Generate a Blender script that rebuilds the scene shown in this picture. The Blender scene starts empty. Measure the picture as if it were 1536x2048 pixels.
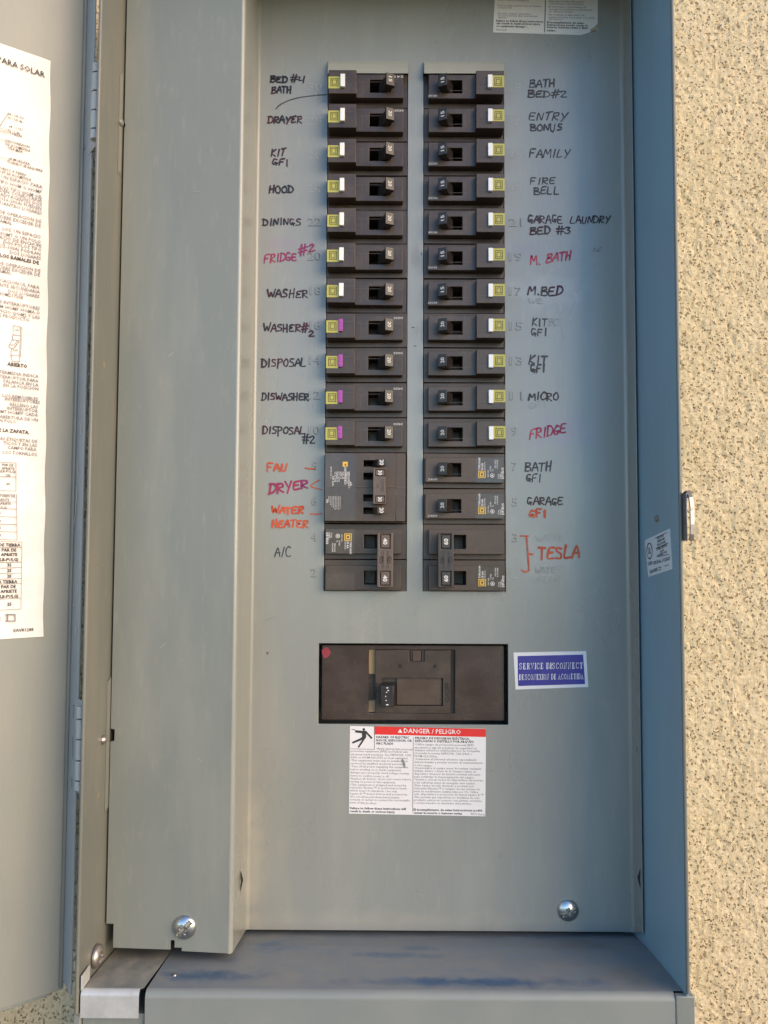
import bpy, bmesh, math, random
import numpy as np
from mathutils import Vector, Matrix
random.seed(7)
I = 0.0254                     # everything below is written in inches and built in metres
S = bpy.context.scene
C = bpy.data.collections.new('place'); S.collection.children.link(C)

# ------------------------------------------------------------------ camera
CAM = Vector((0.0609, -20.985, -6.3751)); PITCH, YAW, ROLL = 0.0512, 0.0037, -0.0042; F = 1500.0
def _rx(a): return Matrix.Rotation(a, 3, 'X')
RB = Matrix.Rotation(YAW, 3, 'Z') @ Matrix.Rotation(PITCH, 3, 'X') @ Matrix.Rotation(ROLL, 3, 'Y')
cd = bpy.data.cameras.new('camera'); cam = bpy.data.objects.new('camera', cd); C.objects.link(cam)
cam.matrix_world = Matrix.Translation(CAM * I) @ (RB @ Matrix.Rotation(math.pi / 2, 3, 'X')).to_4x4()
cd.sensor_fit = 'VERTICAL'; cd.sensor_height = 24.0; cd.lens = 24.0 * F / 2048.0
cd.clip_start = 0.01; cd.clip_end = 200.0
S.camera = cam

# ------------------------------------------------------------------ light: open shade, warm from the right, blue sky from the left
SUN_AZ, SUN_EL = math.radians(52), math.radians(15)     # azimuth from -Y (towards the viewer) round to +X (right)
w = bpy.data.worlds.new('World'); S.world = w; w.use_nodes = True
nt = w.node_tree; bg = nt.nodes['Background']
sky = nt.nodes.new('ShaderNodeTexSky'); sky.sky_type = 'NISHITA'; sky.sun_disc = False
sky.sun_elevation = SUN_EL; sky.dust_density = 0.0; sky.ozone_density = 3.0; sky.air_density = 0.9
sdir = Vector((math.sin(SUN_AZ) * math.cos(SUN_EL), -math.cos(SUN_AZ) * math.cos(SUN_EL), math.sin(SUN_EL)))
sky.sun_rotation = math.atan2(sdir.x, sdir.y)
nt.links.new(sky.outputs[0], bg.inputs[0]); bg.inputs[1].default_value = 0.15
ld = bpy.data.lights.new('sun', 'SUN'); ld.energy = 1.85; ld.angle = math.radians(62); ld.color = (1.0, 0.68, 0.32)
lo = bpy.data.objects.new('sun', ld); C.objects.link(lo); lo.rotation_euler = sdir.to_track_quat('Z', 'Y').to_euler()
S.view_settings.view_transform = 'Standard'; S.view_settings.look = 'None'; S.view_settings.gamma = 1
S.view_settings.exposure = 1.58

# ------------------------------------------------------------------ points on a real plane behind a pixel of the photograph
def ray(px, py): return RB @ Vector(((px - 768) / F, 1.0, -(py - 1024) / F))
def PX(px, py, Y=0.0):
    d = ray(px, py); t = (Y - CAM.y) / d.y; return CAM + d * t
def PXX(px, py, X):
    d = ray(px, py); t = (X - CAM.x) / d.x; return CAM + d * t
DTH = math.radians(36); DB = Vector((-7.77, -2.2, 0)); DU = Vector((-math.cos(DTH), -math.sin(DTH), 0)); DN = Vector((math.sin(DTH), -math.cos(DTH), 0))
def PD(px, py, off=0.0):
    d = ray(px, py); t = (DB + DN * off - CAM).dot(DN) / d.dot(DN); return CAM + d * t
def door(s, z, off=0.0): return Vector((DB.x, DB.y, z)) + DU * s + DN * off

# ------------------------------------------------------------------ materials
def mat(name, col, rough=0.5, metal=0.0, noise=None, bump=None, spec=0.5, coat=0.0):
    m = bpy.data.materials.new(name); m.use_nodes = True; t = m.node_tree; b = t.nodes['Principled BSDF']
    b.inputs['Base Color'].default_value = (*col, 1); b.inputs['Roughness'].default_value = rough
    b.inputs['Metallic'].default_value = metal; b.inputs['Specular IOR Level'].default_value = spec
    b.inputs['Coat Weight'].default_value = coat; b.inputs['Coat Roughness'].default_value = 0.27
    tc = t.nodes.new('ShaderNodeTexCoord'); m['tc'] = 1
    if noise:                                   # (scale, other colour, low, high, stretch)
        nz = t.nodes.new('ShaderNodeTexNoise'); nz.inputs['Scale'].default_value = noise[0]; nz.inputs['Detail'].default_value = 6
        nz.inputs['Roughness'].default_value = 0.62
        mp = t.nodes.new('ShaderNodeMapping'); mp.inputs['Scale'].default_value = noise[4] if len(noise) > 4 else (1, 1, 1)
        t.links.new(tc.outputs['Object'], mp.inputs[0]); t.links.new(mp.outputs[0], nz.inputs['Vector'])
        mr = t.nodes.new('ShaderNodeMapRange'); mr.inputs[1].default_value = noise[2]; mr.inputs[2].default_value = noise[3]
        t.links.new(nz.outputs['Fac'], mr.inputs[0])
        mx = t.nodes.new('ShaderNodeMix'); mx.data_type = 'RGBA'; mx.name = 'mix'
        mx.inputs[6].default_value = (*col, 1); mx.inputs[7].default_value = (*noise[1], 1)
        t.links.new(mr.outputs[0], mx.inputs[0]); t.links.new(mx.outputs[2], b.inputs['Base Color'])
        rr = t.nodes.new('ShaderNodeMapRange'); rr.inputs[3].default_value = rough * 0.85; rr.inputs[4].default_value = min(1, rough * 1.35)
        t.links.new(mr.outputs[0], rr.inputs[0]); t.links.new(rr.outputs[0], b.inputs['Roughness'])
    if bump:
        n2 = t.nodes.new('ShaderNodeTexNoise'); n2.inputs['Scale'].default_value = bump[0]; n2.inputs['Detail'].default_value = 3
        t.links.new(tc.outputs['Object'], n2.inputs['Vector'])
        bp = t.nodes.new('ShaderNodeBump'); bp.inputs['Strength'].default_value = bump[1]; bp.inputs['Distance'].default_value = bump[2]
        t.links.new(n2.outputs['Fac'], bp.inputs['Height']); t.links.new(bp.outputs[0], b.inputs['Normal'])
    return m
GREY = (0.254, 0.257, 0.233)
def stain(m, stains):
    """marker smudges and dusty patches with a shape of their own: (centre, radii, colour, strength)"""
    t = m.node_tree; b = t.nodes['Principled BSDF']; src = b.inputs['Base Color'].links[0].from_socket
    geo = t.nodes.new('ShaderNodeNewGeometry')
    nz = t.nodes.new('ShaderNodeTexNoise'); nz.inputs['Scale'].default_value = 70; nz.inputs['Detail'].default_value = 5
    t.links.new(geo.outputs['Position'], nz.inputs['Vector'])
    for c, r, col, k in stains:
        sub = t.nodes.new('ShaderNodeVectorMath'); sub.operation = 'SUBTRACT'; sub.inputs[1].default_value = (c[0] * I, c[1] * I, c[2] * I)
        t.links.new(geo.outputs['Position'], sub.inputs[0])
        dv = t.nodes.new('ShaderNodeVectorMath'); dv.operation = 'DIVIDE'; dv.inputs[1].default_value = (r[0] * I, r[1] * I, r[2] * I)
        t.links.new(sub.outputs[0], dv.inputs[0])
        ln = t.nodes.new('ShaderNodeVectorMath'); ln.operation = 'LENGTH'; t.links.new(dv.outputs[0], ln.inputs[0])
        ad = t.nodes.new('ShaderNodeMath'); ad.operation = 'MULTIPLY_ADD'; ad.inputs[1].default_value = 1.6
        t.links.new(nz.outputs['Fac'], ad.inputs[0]); t.links.new(ln.outputs['Value'], ad.inputs[2])
        mr = t.nodes.new('ShaderNodeMapRange'); mr.interpolation_type = 'SMOOTHSTEP'
        mr.inputs[1].default_value = 1.9; mr.inputs[2].default_value = 0.9; mr.inputs[3].default_value = 0; mr.inputs[4].default_value = k
        t.links.new(ad.outputs[0], mr.inputs[0])
        mx = t.nodes.new('ShaderNodeMix'); mx.data_type = 'RGBA'; mx.inputs[7].default_value = (*col, 1)
        t.links.new(mr.outputs[0], mx.inputs[0]); t.links.new(src, mx.inputs[6]); src = mx.outputs[2]
    t.links.new(src, b.inputs['Base Color'])
DUST = (0.40, 0.36, 0.29)
def grime(m, col, k, scale=(6, 6, 1.2)):
    t = m.node_tree; b = t.nodes['Principled BSDF']; src = b.inputs['Base Color'].links[0].from_socket
    geo = t.nodes.new('ShaderNodeNewGeometry'); mp = t.nodes.new('ShaderNodeMapping'); mp.inputs['Scale'].default_value = scale
    t.links.new(geo.outputs['Position'], mp.inputs[0])
    for sc, lo_, hi_, kk in ((4, .48, .72, k), (38, .56, .74, k * .8), (420, .66, .74, k * .9)):
        nz = t.nodes.new('ShaderNodeTexNoise'); nz.inputs['Scale'].default_value = sc; nz.inputs['Detail'].default_value = 7; nz.inputs['Roughness'].default_value = .6
        t.links.new((geo.outputs['Position'] if sc > 100 else mp.outputs[0]), nz.inputs['Vector'])
        mr = t.nodes.new('ShaderNodeMapRange'); mr.inputs[1].default_value = lo_; mr.inputs[2].default_value = hi_; mr.inputs[4].default_value = kk
        t.links.new(nz.outputs['Fac'], mr.inputs[0])
        mx = t.nodes.new('ShaderNodeMix'); mx.data_type = 'RGBA'; mx.inputs[7].default_value = (*col, 1)
        t.links.new(mr.outputs[0], mx.inputs[0]); t.links.new(src, mx.inputs[6]); src = mx.outputs[2]
    t.links.new(src, b.inputs['Base Color'])
M = {}
M['paint'] = mat('grey enamel', (0.182, 0.196, 0.182), 0.36, noise=(14, (0.198, 0.21, 0.187), 0.35, 0.75, (1, 1, .5)), bump=(900, .12, .0004))
M['front'] = mat('dead front enamel', GREY, 0.30, coat=.6, noise=(14, (0.255, 0.262, 0.24), 0.35, 0.75, (1, 1, .5)), bump=(900, .12, .0004))  # paler than the cover's enamel: reflected brightness painted into the colour
stain(M['front'], [((4.1, 0, 2.15), (1.5, 1, .35), (.22, .20, .27), .35), ((5.0, 0, -3.0), (1.5, 1, .7), (.27, .21, .29), .45),
                   ((4.6, 0, 1.0), (1.3, 1, .6), (.37, .37, .36), .5), ((-2.9, 0, 2.35), (.9, 1, .3), (.27, .20, .26), .35),
                   ((0.83, 0, 2.0), (.2, 1, .5), (.16, .14, .12), .5), ((0.9, 0, -.2), (.16, 1, .3), (.2, .18, .16), .4),
                   ((0, 0, -16.6), (7, 1, .5), DUST, .35), ((-3.55, 0, -14.5), (.35, 1, 2.5), DUST, .6),
                   ((4.5, 0, -6.6), (1.2, 1, .8), (.35, .34, .34), .4)])
M['shelf'] = mat('dusty shelf enamel', (0.18, 0.215, 0.24), 0.5, noise=(55, (0.235, 0.245, 0.24), 0.35, 0.6, (1, 1.6, 1)), bump=(600, .2, .0005))  # real dust, over enamel whose bluer base carries the sky light
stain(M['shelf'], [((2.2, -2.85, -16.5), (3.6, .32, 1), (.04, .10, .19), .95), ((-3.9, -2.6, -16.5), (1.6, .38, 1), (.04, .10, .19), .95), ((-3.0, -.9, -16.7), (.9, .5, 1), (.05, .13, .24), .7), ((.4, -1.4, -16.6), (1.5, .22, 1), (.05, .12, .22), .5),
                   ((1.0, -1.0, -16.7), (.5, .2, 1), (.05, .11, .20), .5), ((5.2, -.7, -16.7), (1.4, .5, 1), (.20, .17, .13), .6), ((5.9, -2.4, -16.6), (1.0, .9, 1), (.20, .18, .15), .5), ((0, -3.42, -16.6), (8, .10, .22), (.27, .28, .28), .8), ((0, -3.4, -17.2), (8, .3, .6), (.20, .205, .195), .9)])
M['wallpaint'] = mat('side wall enamel', (0.142, 0.147, 0.132), 0.40, noise=(20, (0.175, 0.168, 0.138), 0.4, 0.8, (1, 1, .3)), bump=(900, .12, .0004))  # warm tone of the light on the left wall mixed into the enamel
M['skytint'] = mat('wall enamel with painted sky tint', (0.215, 0.36, 0.45), 0.34, noise=(16, (0.25, 0.38, 0.45), 0.4, 0.8, (1, 1, .3)), bump=(900, .12, .0004))  # same box enamel, with the blue sky light on this wall painted in
M['doorpaint'] = mat('door enamel', (0.232, 0.236, 0.213), 0.38, noise=(14, (0.25, 0.248, 0.218), 0.35, 0.75, (1, 1, .5)), bump=(900, .12, .0004))
M['strip'] = mat('flange enamel with painted sky tint', (0.29, 0.325, 0.34), 0.36, noise=(16, (0.32, 0.35, 0.355), 0.4, 0.8, (1, 1, .3)), bump=(900, .12, .0004))  # door enamel with the sky light on the flange put into its colour
M['apron'] = mat('apron enamel', (0.20, 0.215, 0.205), 0.42, noise=(18, (0.225, 0.232, 0.215), 0.4, 0.7, (1, 1, 1)), bump=(900, .12, .0004))
M['lip'] = mat('sky-brightened enamel lip', (0.32, 0.315, 0.275), 0.4, noise=(30, (0.35, 0.34, 0.29), 0.4, 0.8, (1, 1, .3)))  # lighter copy of the enamel: sky brightness painted onto the lip
M['zinc'] = mat('galvanised steel', (0.56, 0.56, 0.55), 0.42, 0.3, noise=(60, (0.42, 0.42, 0.41), 0.35, 0.65), bump=(500, .2, .0004))
M['patina'] = mat('dull galvanised steel', (0.21, 0.22, 0.205), 0.5, 0.1, noise=(45, (0.36, 0.33, 0.27), 0.42, 0.62, (1, .5, 1)), bump=(500, .25, .0005))
M['chrome'] = mat('bright zinc screw', (0.56, 0.57, 0.56), 0.34, 1.0, noise=(300, (0.45, 0.44, 0.42), .5, .8))
M['catch'] = mat('worn plated catch', (0.42, 0.37, 0.34), 0.42, 0.9, noise=(120, (0.26, 0.22, 0.19), .5, .75))
M['brown'] = mat('dark brown moulded plastic', (0.048, 0.031, 0.022), 0.38, noise=(90, (0.068, 0.046, 0.033), .4, .8), bump=(1500, .15, .0003))
M['brown2'] = mat('dusty brown moulded plastic', (0.070, 0.044, 0.030), 0.42, noise=(70, (0.095, 0.064, 0.045), .4, .8), bump=(1500, .15, .0003))
M['handle'] = mat('black brown toggle plastic', (0.022, 0.018, 0.017), 0.36, noise=(150, (0.034, 0.027, 0.024), .4, .8))
M['tie'] = mat('brown handle tie plastic', (0.12, 0.082, 0.062), 0.40, noise=(150, (0.15, 0.105, 0.08), .4, .8), bump=(1200, .2, .0004))
M['tie2'] = mat('dark handle tie plastic', (0.045, 0.036, 0.032), 0.38, noise=(150, (0.06, 0.05, 0.045), .4, .8), bump=(1200, .2, .0004))
M['gloss'] = mat('glossy brown plate', (0.046, 0.029, 0.023), 0.24, noise=(25, (0.072, 0.048, 0.038), .4, .7), coat=.2)
M['void'] = mat('unlit recess plastic', (0.010, 0.008, 0.007), 0.6)
M['white'] = mat('white button plastic', (0.82, 0.80, 0.76), 0.4)
M['purple'] = mat('purple button plastic', (0.38, 0.06, 0.36), 0.4)
M['yellow'] = mat('yellow emblem print', (0.46, 0.42, 0.085), 0.5, noise=(200, (0.40, 0.36, 0.08), .4, .8))
M['olive'] = mat('olive emblem line', (0.10, 0.085, 0.01), 0.5)
M['gold'] = mat('amber emblem print', (0.75, 0.45, 0.06), 0.5)
M['print'] = mat('white print', (0.72, 0.67, 0.63), 0.6)
M['faint'] = mat('faint grey print', (0.26, 0.22, 0.20), 0.6)
M['groove'] = mat('moulded edge', (0.13, 0.10, 0.085), 0.45)
M['paper'] = mat('white sticker', (0.80, 0.755, 0.74), 0.45, noise=(20, (0.76, 0.70, 0.66), .4, .8))
M['paper2'] = mat('aged white sticker', (0.66, 0.63, 0.59), 0.45, noise=(30, (0.60, 0.56, 0.50), .4, .8))
M['paperd'] = mat('cream paper sheet', (0.84, 0.76, 0.70), 0.5, noise=(16, (0.80, 0.69, 0.60), .4, .75), bump=(30, .5, .004))
M['ul'] = mat('silver sticker', (0.66, 0.72, 0.76), 0.35)
M['ink'] = mat('black sticker ink', (0.035, 0.03, 0.03), 0.6)
M['inkg'] = mat('thin grey sticker ink', (0.22, 0.20, 0.20), 0.6)
M['red'] = mat('red sticker ink', (0.72, 0.025, 0.02), 0.5)
M['blue'] = mat('dark blue sticker ink', (0.035, 0.03, 0.25), 0.4, noise=(80, (0.05, 0.045, 0.30), .4, .8))
M['magdot'] = mat('red paint dab', (0.34, 0.03, 0.05), 0.5, noise=(300, (0.22, 0.03, 0.04), .4, .7))
M['amber'] = mat('tan metal strip', (0.36, 0.23, 0.11), 0.45, noise=(200, (0.36, 0.22, 0.10), .5, .8))
M['mk_dark'] = mat('black purple marker', (0.012, 0.007, 0.010), 0.5, noise=(60, (0.065, 0.008, 0.026), .46, .62))
M['mk_black'] = mat('black marker', (0.020, 0.020, 0.024), 0.5, noise=(70, (0.05, 0.045, 0.05), .45, .7))
M['mk_mag'] = mat('magenta marker', (0.22, 0.015, 0.09), 0.5, noise=(90, (0.30, 0.03, 0.08), .45, .6))
M['mk_red'] = mat('crimson marker', (0.38, 0.02, 0.06), 0.5, noise=(90, (0.28, 0.02, 0.07), .45, .6))
M['mk_or'] = mat('orange marker', (0.55, 0.085, 0.02), 0.5, noise=(90, (0.40, 0.06, 0.025), .4, .65))
M['mk_ghost'] = mat('wiped off marker', (0.244, 0.242, 0.217), 0.30, coat=.6)
M['mk_pen'] = mat('thin black pen', (0.05, 0.048, 0.045), 0.5)
M['emb_lit'] = mat('embossed enamel edge', (0.36, 0.355, 0.32), 0.4)  # pale edge painted in as the highlight on the relief
M['emb_lit2'] = mat('embossed enamel edge with dirt', (0.12, 0.12, 0.115), 0.4)
M['bare'] = mat('scratched bare metal', (0.62, 0.61, 0.58), 0.4, 0.3)
M['scr'] = mat('pale scratch', (0.38, 0.37, 0.33), 0.5)
M['scrd'] = mat('grey scratch', (0.20, 0.20, 0.185), 0.5)
M['slottone'] = mat('pale screw slot', (0.30, 0.28, 0.24), 0.6, 0.0)  # own matt tone so the screw slots stand out
M['chip'] = mat('paint chip', (0.34, 0.26, 0.17), 0.6)
M['dark'] = mat('dark scuff and slot shade', (0.07, 0.06, 0.05), 0.6)

for k_, c_ in (('paint', (.34, .32, .27)), ('front', (.40, .37, .31)), ('wallpaint', (.30, .26, .19)), ('skytint', (.24, .27, .28)), ('doorpaint', (.32, .29, .23))): grime(M[k_], c_, .32)
grime(M['shelf'], (.30, .285, .25), .45, (6, 6, 6))
for k_ in ('brown', 'brown2', 'gloss'): grime(M[k_], (.15, .105, .07), .30, (9, 9, 9))
def stucco_mat():
    m = bpy.data.materials.new('beige stucco'); m.use_nodes = True; t = m.node_tree; b = t.nodes['Principled BSDF']
    b.inputs['Roughness'].default_value = 0.9; b.inputs['Specular IOR Level'].default_value = 0.2
    tc = t.nodes.new('ShaderNodeTexCoord'); L = t.links
    def noise(sc, det, r=.6):
        n = t.nodes.new('ShaderNodeTexNoise'); n.inputs['Scale'].default_value = sc; n.inputs['Detail'].default_value = det
        n.inputs['Roughness'].default_value = r; L.new(tc.outputs['Object'], n.inputs['Vector']); return n.outputs['Fac']
    def rng(s, a, c, x=0, y=1):
        n = t.nodes.new('ShaderNodeMapRange'); n.inputs[1].default_value = a; n.inputs[2].default_value = c
        n.inputs[3].default_value = x; n.inputs[4].default_value = y; L.new(s, n.inputs[0]); return n.outputs[0]
    def mix(f, a, c):
        n = t.nodes.new('ShaderNodeMix'); n.data_type = 'RGBA'; L.new(f, n.inputs[0])
        for k, v in ((6, a), (7, c)):
            if isinstance(v, tuple): n.inputs[k].default_value = (*v, 1)
            else: L.new(v, n.inputs[k])
        return n.outputs[2]
    base = mix(rng(noise(28, 4), .35, .65), (0.65, 0.51, 0.325), (0.56, 0.43, 0.25))
    base = mix(rng(noise(420, 5), .35, .7), base, (0.73, 0.60, 0.40))
    v = t.nodes.new('ShaderNodeTexVoronoi'); v.inputs['Scale'].default_value = 340; v.inputs['Randomness'].default_value = 1
    L.new(tc.outputs['Object'], v.inputs['Vector'])
    pit = rng(v.outputs['Distance'], .30, .17)
    sel = rng(noise(150, 2), .44, .50)
    mul = t.nodes.new('ShaderNodeMath'); mul.operation = 'MULTIPLY'; L.new(pit, mul.inputs[0]); L.new(sel, mul.inputs[1])
    worm = rng(noise(380, 2, .5), .375, .33)
    mx = t.nodes.new('ShaderNodeMath'); mx.operation = 'MAXIMUM'; L.new(mul.outputs[0], mx.inputs[0]); L.new(worm, mx.inputs[1])
    k = t.nodes.new('ShaderNodeMath'); k.operation = 'MULTIPLY'; k.inputs[1].default_value = .62; L.new(mx.outputs[0], k.inputs[0])
    col = mix(k.outputs[0], base, (0.23, 0.13, 0.055))
    L.new(col, b.inputs['Base Color'])
    h = t.nodes.new('ShaderNodeMath'); h.operation = 'SUBTRACT'; L.new(noise(300, 6, .7), h.inputs[0]); L.new(mx.outputs[0], h.inputs[1])
    bp = t.nodes.new('ShaderNodeBump'); bp.inputs['Strength'].default_value = 1.0; bp.inputs['Distance'].default_value = .0016
    L.new(h.outputs[0], bp.inputs['Height']); L.new(bp.outputs[0], b.inputs['Normal'])
    return m
M['stucco'] = stucco_mat()
M['ground'] = mat('shade-darkened concrete ground', (0.13, 0.11, 0.085), 0.85, noise=(3, (0.10, 0.085, 0.065), .4, .7))  # unseen ground, darkened in colour for house shade and weaker bounce

# ------------------------------------------------------------------ mesh helpers
class MB:
    def __init__(s): s.v = []; s.f = []; s.mi = []; s.k = 0
    def add(s, v, f):
        o = len(s.v); s.v += [tuple(p) for p in v]; s.f += [tuple(i + o for i in q) for q in f]; s.mi += [s.k] * len(f); return s
    def box(s, x0, x1, y0, y1, z0, z1):
        return s.add([(x, y, z) for x in (x0, x1) for y in (y0, y1) for z in (z0, z1)],
                     [(0, 1, 3, 2), (4, 6, 7, 5), (0, 4, 5, 1), (2, 3, 7, 6), (0, 2, 6, 4), (1, 5, 7, 3)])
    def block(s, x0, x1, z0, z1, yf, yb, holes=()):
        """box whose front (y = yf, towards the viewer) has rectangular holes (x0,x1,z0,z1,depth_y or None for through)"""
        xs = sorted({x0, x1, *[h[0] for h in holes], *[h[1] for h in holes]}); zs = sorted({z0, z1, *[h[2] for h in holes], *[h[3] for h in holes]})
        def inh(a, c, thr):
            for h in holes:
                if h[0] < a < h[1] and h[2] < c < h[3] and (not thr or h[4] is None): return h
        idx = {}; V = []; Fc = []
        def vt(x, y, z):
            kk = (round(x, 5), round(y, 5), round(z, 5))
            if kk not in idx: idx[kk] = len(V); V.append((x, y, z))
            return idx[kk]
        for i in range(len(xs) - 1):
            for j in range(len(zs) - 1):
                a, b, c, d = xs[i], xs[i + 1], zs[j], zs[j + 1]
                h = inh((a + b) / 2, (c + d) / 2, False)
                if not h: Fc.append((vt(a, yf, c), vt(b, yf, c), vt(b, yf, d), vt(a, yf, d)))
                if not (h and h[4] is None): Fc.append((vt(a, yb, c), vt(a, yb, d), vt(b, yb, d), vt(b, yb, c)))
                if h and h[4] is not None: Fc.append((vt(a, h[4], c), vt(b, h[4], c), vt(b, h[4], d), vt(a, h[4], d)))
                for (ei, ej, p, q) in ((i - 1, j, (a, d), (a, c)), (i + 1, j, (b, c), (b, d)), (i, j - 1, (a, c), (b, c)), (i, j + 1, (b, d), (a, d))):
                    out = ei < 0 or ej < 0 or ei > len(xs) - 2 or ej > len(zs) - 2
                    hn = None if out else inh((xs[ei] + xs[ei + 1]) / 2, (zs[ej] + zs[ej + 1]) / 2, False)
                    if not h and out: Fc.append((vt(p[0], yf, p[1]), vt(p[0], yb, p[1]), vt(q[0], yb, q[1]), vt(q[0], yf, q[1])))
                    if not h and hn:
                        yy = yb if hn[4] is None else hn[4]
                        Fc.append((vt(p[0], yf, p[1]), vt(p[0], yy, p[1]), vt(q[0], yy, q[1]), vt(q[0], yf, q[1])))
        return s.add(V, Fc)
    def prism(s, pts, d):
        """outline of 3-D points swept by vector d"""
        n = len(pts); d = Vector(d); P = [Vector(p) for p in pts]
        return s.add(P + [p + d for p in P], [tuple(range(n))[::-1], tuple(range(n, 2 * n))] + [(i, (i + 1) % n, (i + 1) % n + n, i + n) for i in range(n)])
    def cyl(s, a, b, r, n=16, r2=None):
        a = Vector(a); b = Vector(b); d = (b - a).normalized(); u = d.orthogonal().normalized(); w_ = d.cross(u); r2 = r if r2 is None else r2
        V = [a + (u * math.cos(2 * math.pi * i / n) + w_ * math.sin(2 * math.pi * i / n)) * r for i in range(n)] + \
            [b + (u * math.cos(2 * math.pi * i / n) + w_ * math.sin(2 * math.pi * i / n)) * r2 for i in range(n)]
        return s.add(V, [tuple(range(n))[::-1], tuple(range(n, 2 * n))] + [(i, (i + 1) % n, (i + 1) % n + n, i + n) for i in range(n)])
    def mesh(s, name, mats, bevel=0.0, seg=2, smooth=False, origin=None, fix=True):
        o = Vector(origin) if origin is not None else Vector((0, 0, 0))
        me = bpy.data.meshes.new(name); me.from_pydata([tuple((Vector(p) - o) * I) for p in s.v], [], s.f)
        for m in (mats if isinstance(mats, (list, tuple)) else [mats]): me.materials.append(M[m])
        me.polygons.foreach_set('material_index', s.mi)
        if fix or bevel:
            bm = bmesh.new(); bm.from_mesh(me)
            if fix: bmesh.ops.recalc_face_normals(bm, faces=bm.faces)
            if bevel:
                es = [e for e in bm.edges if len(e.link_faces) == 2 and e.calc_face_angle(0) > 0.5]
                ret = bmesh.ops.bevel(bm, geom=es, offset=bevel * I, segments=seg, affect='EDGES', profile=0.5, clamp_overlap=True)
            for f in bm.faces: f.smooth = smooth
            if bevel:
                for f in ret['faces']: f.smooth = True      # big faces stay truly flat, only the rounded edges are smooth
            bm.to_mesh(me); bm.free()
            if smooth: me.set_sharp_from_angle(angle=math.radians(40))
        return me
def obj(name, me, parent=None, loc=None, label=None):
    o = bpy.data.objects.new(name, me); C.objects.link(o)
    if loc is not None: o.location = Vector(loc) * I
    if parent: o.parent = parent
    if label: o['label'] = label
    return o
def part(name, mb, m, parent, bevel=0.0, seg=2, smooth=False, label=None, fix=True, kind=None):
    """a child mesh given in world inches; parent is an Empty (or a part of one), unrotated"""
    org = Vector((0, 0, 0)); p = parent
    while p: org += Vector(p.location) / I; p = p.parent
    o = obj(name, mb.mesh(name, m, bevel, seg, smooth, org, fix), parent, (0, 0, 0), label)
    if kind or name in ('printed_text', 'line_drawing', 'bold_text', 'small_text', 'shock_symbol'): o['kind'] = kind or 'stuff'
    return o
def thing(name, loc, label, cat, group=None):
    o = obj(name, None, None, loc, label); o['category'] = cat; o.empty_display_size = .01
    if group: o['group'] = group
    return o
def copy_tree(o, parent=None):
    c = o.copy(); C.objects.link(c); c.parent = parent
    for ch in list(o.children): copy_tree(ch, c)
    return c

# ------------------------------------------------------------------ printed text as flat outlines
_tc = {}
def glyphs(txt, bold):
    kk = (txt, bold)
    if kk in _tc: return _tc[kk]
    cu = bpy.data.curves.new('t', 'FONT'); cu.body = txt; cu.size = 1; cu.resolution_u = 1 if len(txt) > 6 else 2; cu.fill_mode = 'FRONT'
    cu.offset = .03 if bold == 1 else (.012 if bold == 2 else 0)
    ob = bpy.data.objects.new('t', cu); me = bpy.data.meshes.new_from_object(ob)
    V = [(v.co.x, v.co.y) for v in me.vertices]; Fc = [tuple(p.vertices) for p in me.polygons]
    bpy.data.objects.remove(ob); bpy.data.curves.remove(cu); bpy.data.meshes.remove(me)
    if not V: return [], [], 1, 1
    x0 = min(v[0] for v in V); x1 = max(v[0] for v in V)
    _tc[kk] = ([(v[0] - x0, v[1]) for v in V], Fc, x1 - x0, 0.70); return _tc[kk]
def text(mb, txt, O, U, V, h, width=None, bold=0, align='l'):
    """O = baseline start (end for align 'r', middle for 'c'); U, V unit directions; h = cap height, width = full width (inches)"""
    vs, fs, wd, cap = glyphs(txt, bold); k = h / cap; kx = (width / wd) if width else k * .92
    sh = {'l': 0, 'r': -wd * kx, 'c': -wd * kx / 2}[align]
    O = Vector(O); U = Vector(U); V = Vector(V)
    mb.add([O + U * (x * kx + sh) + V * (y * k) for x, y in vs], fs)
def tpx(mb, txt, a, b, hp, plane, bold=0):
    """text whose baseline runs from pixel a to pixel b on a plane, cap height hp pixels"""
    A = plane(*a); B = plane(*b); U = (B - A); wdt = U.length; U.normalize()
    T = plane(a[0], a[1] - hp); V = T - A; V -= U * V.dot(U); h = V.length; V.normalize()
    text(mb, txt, A, U, V, h, wdt, bold)

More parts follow.
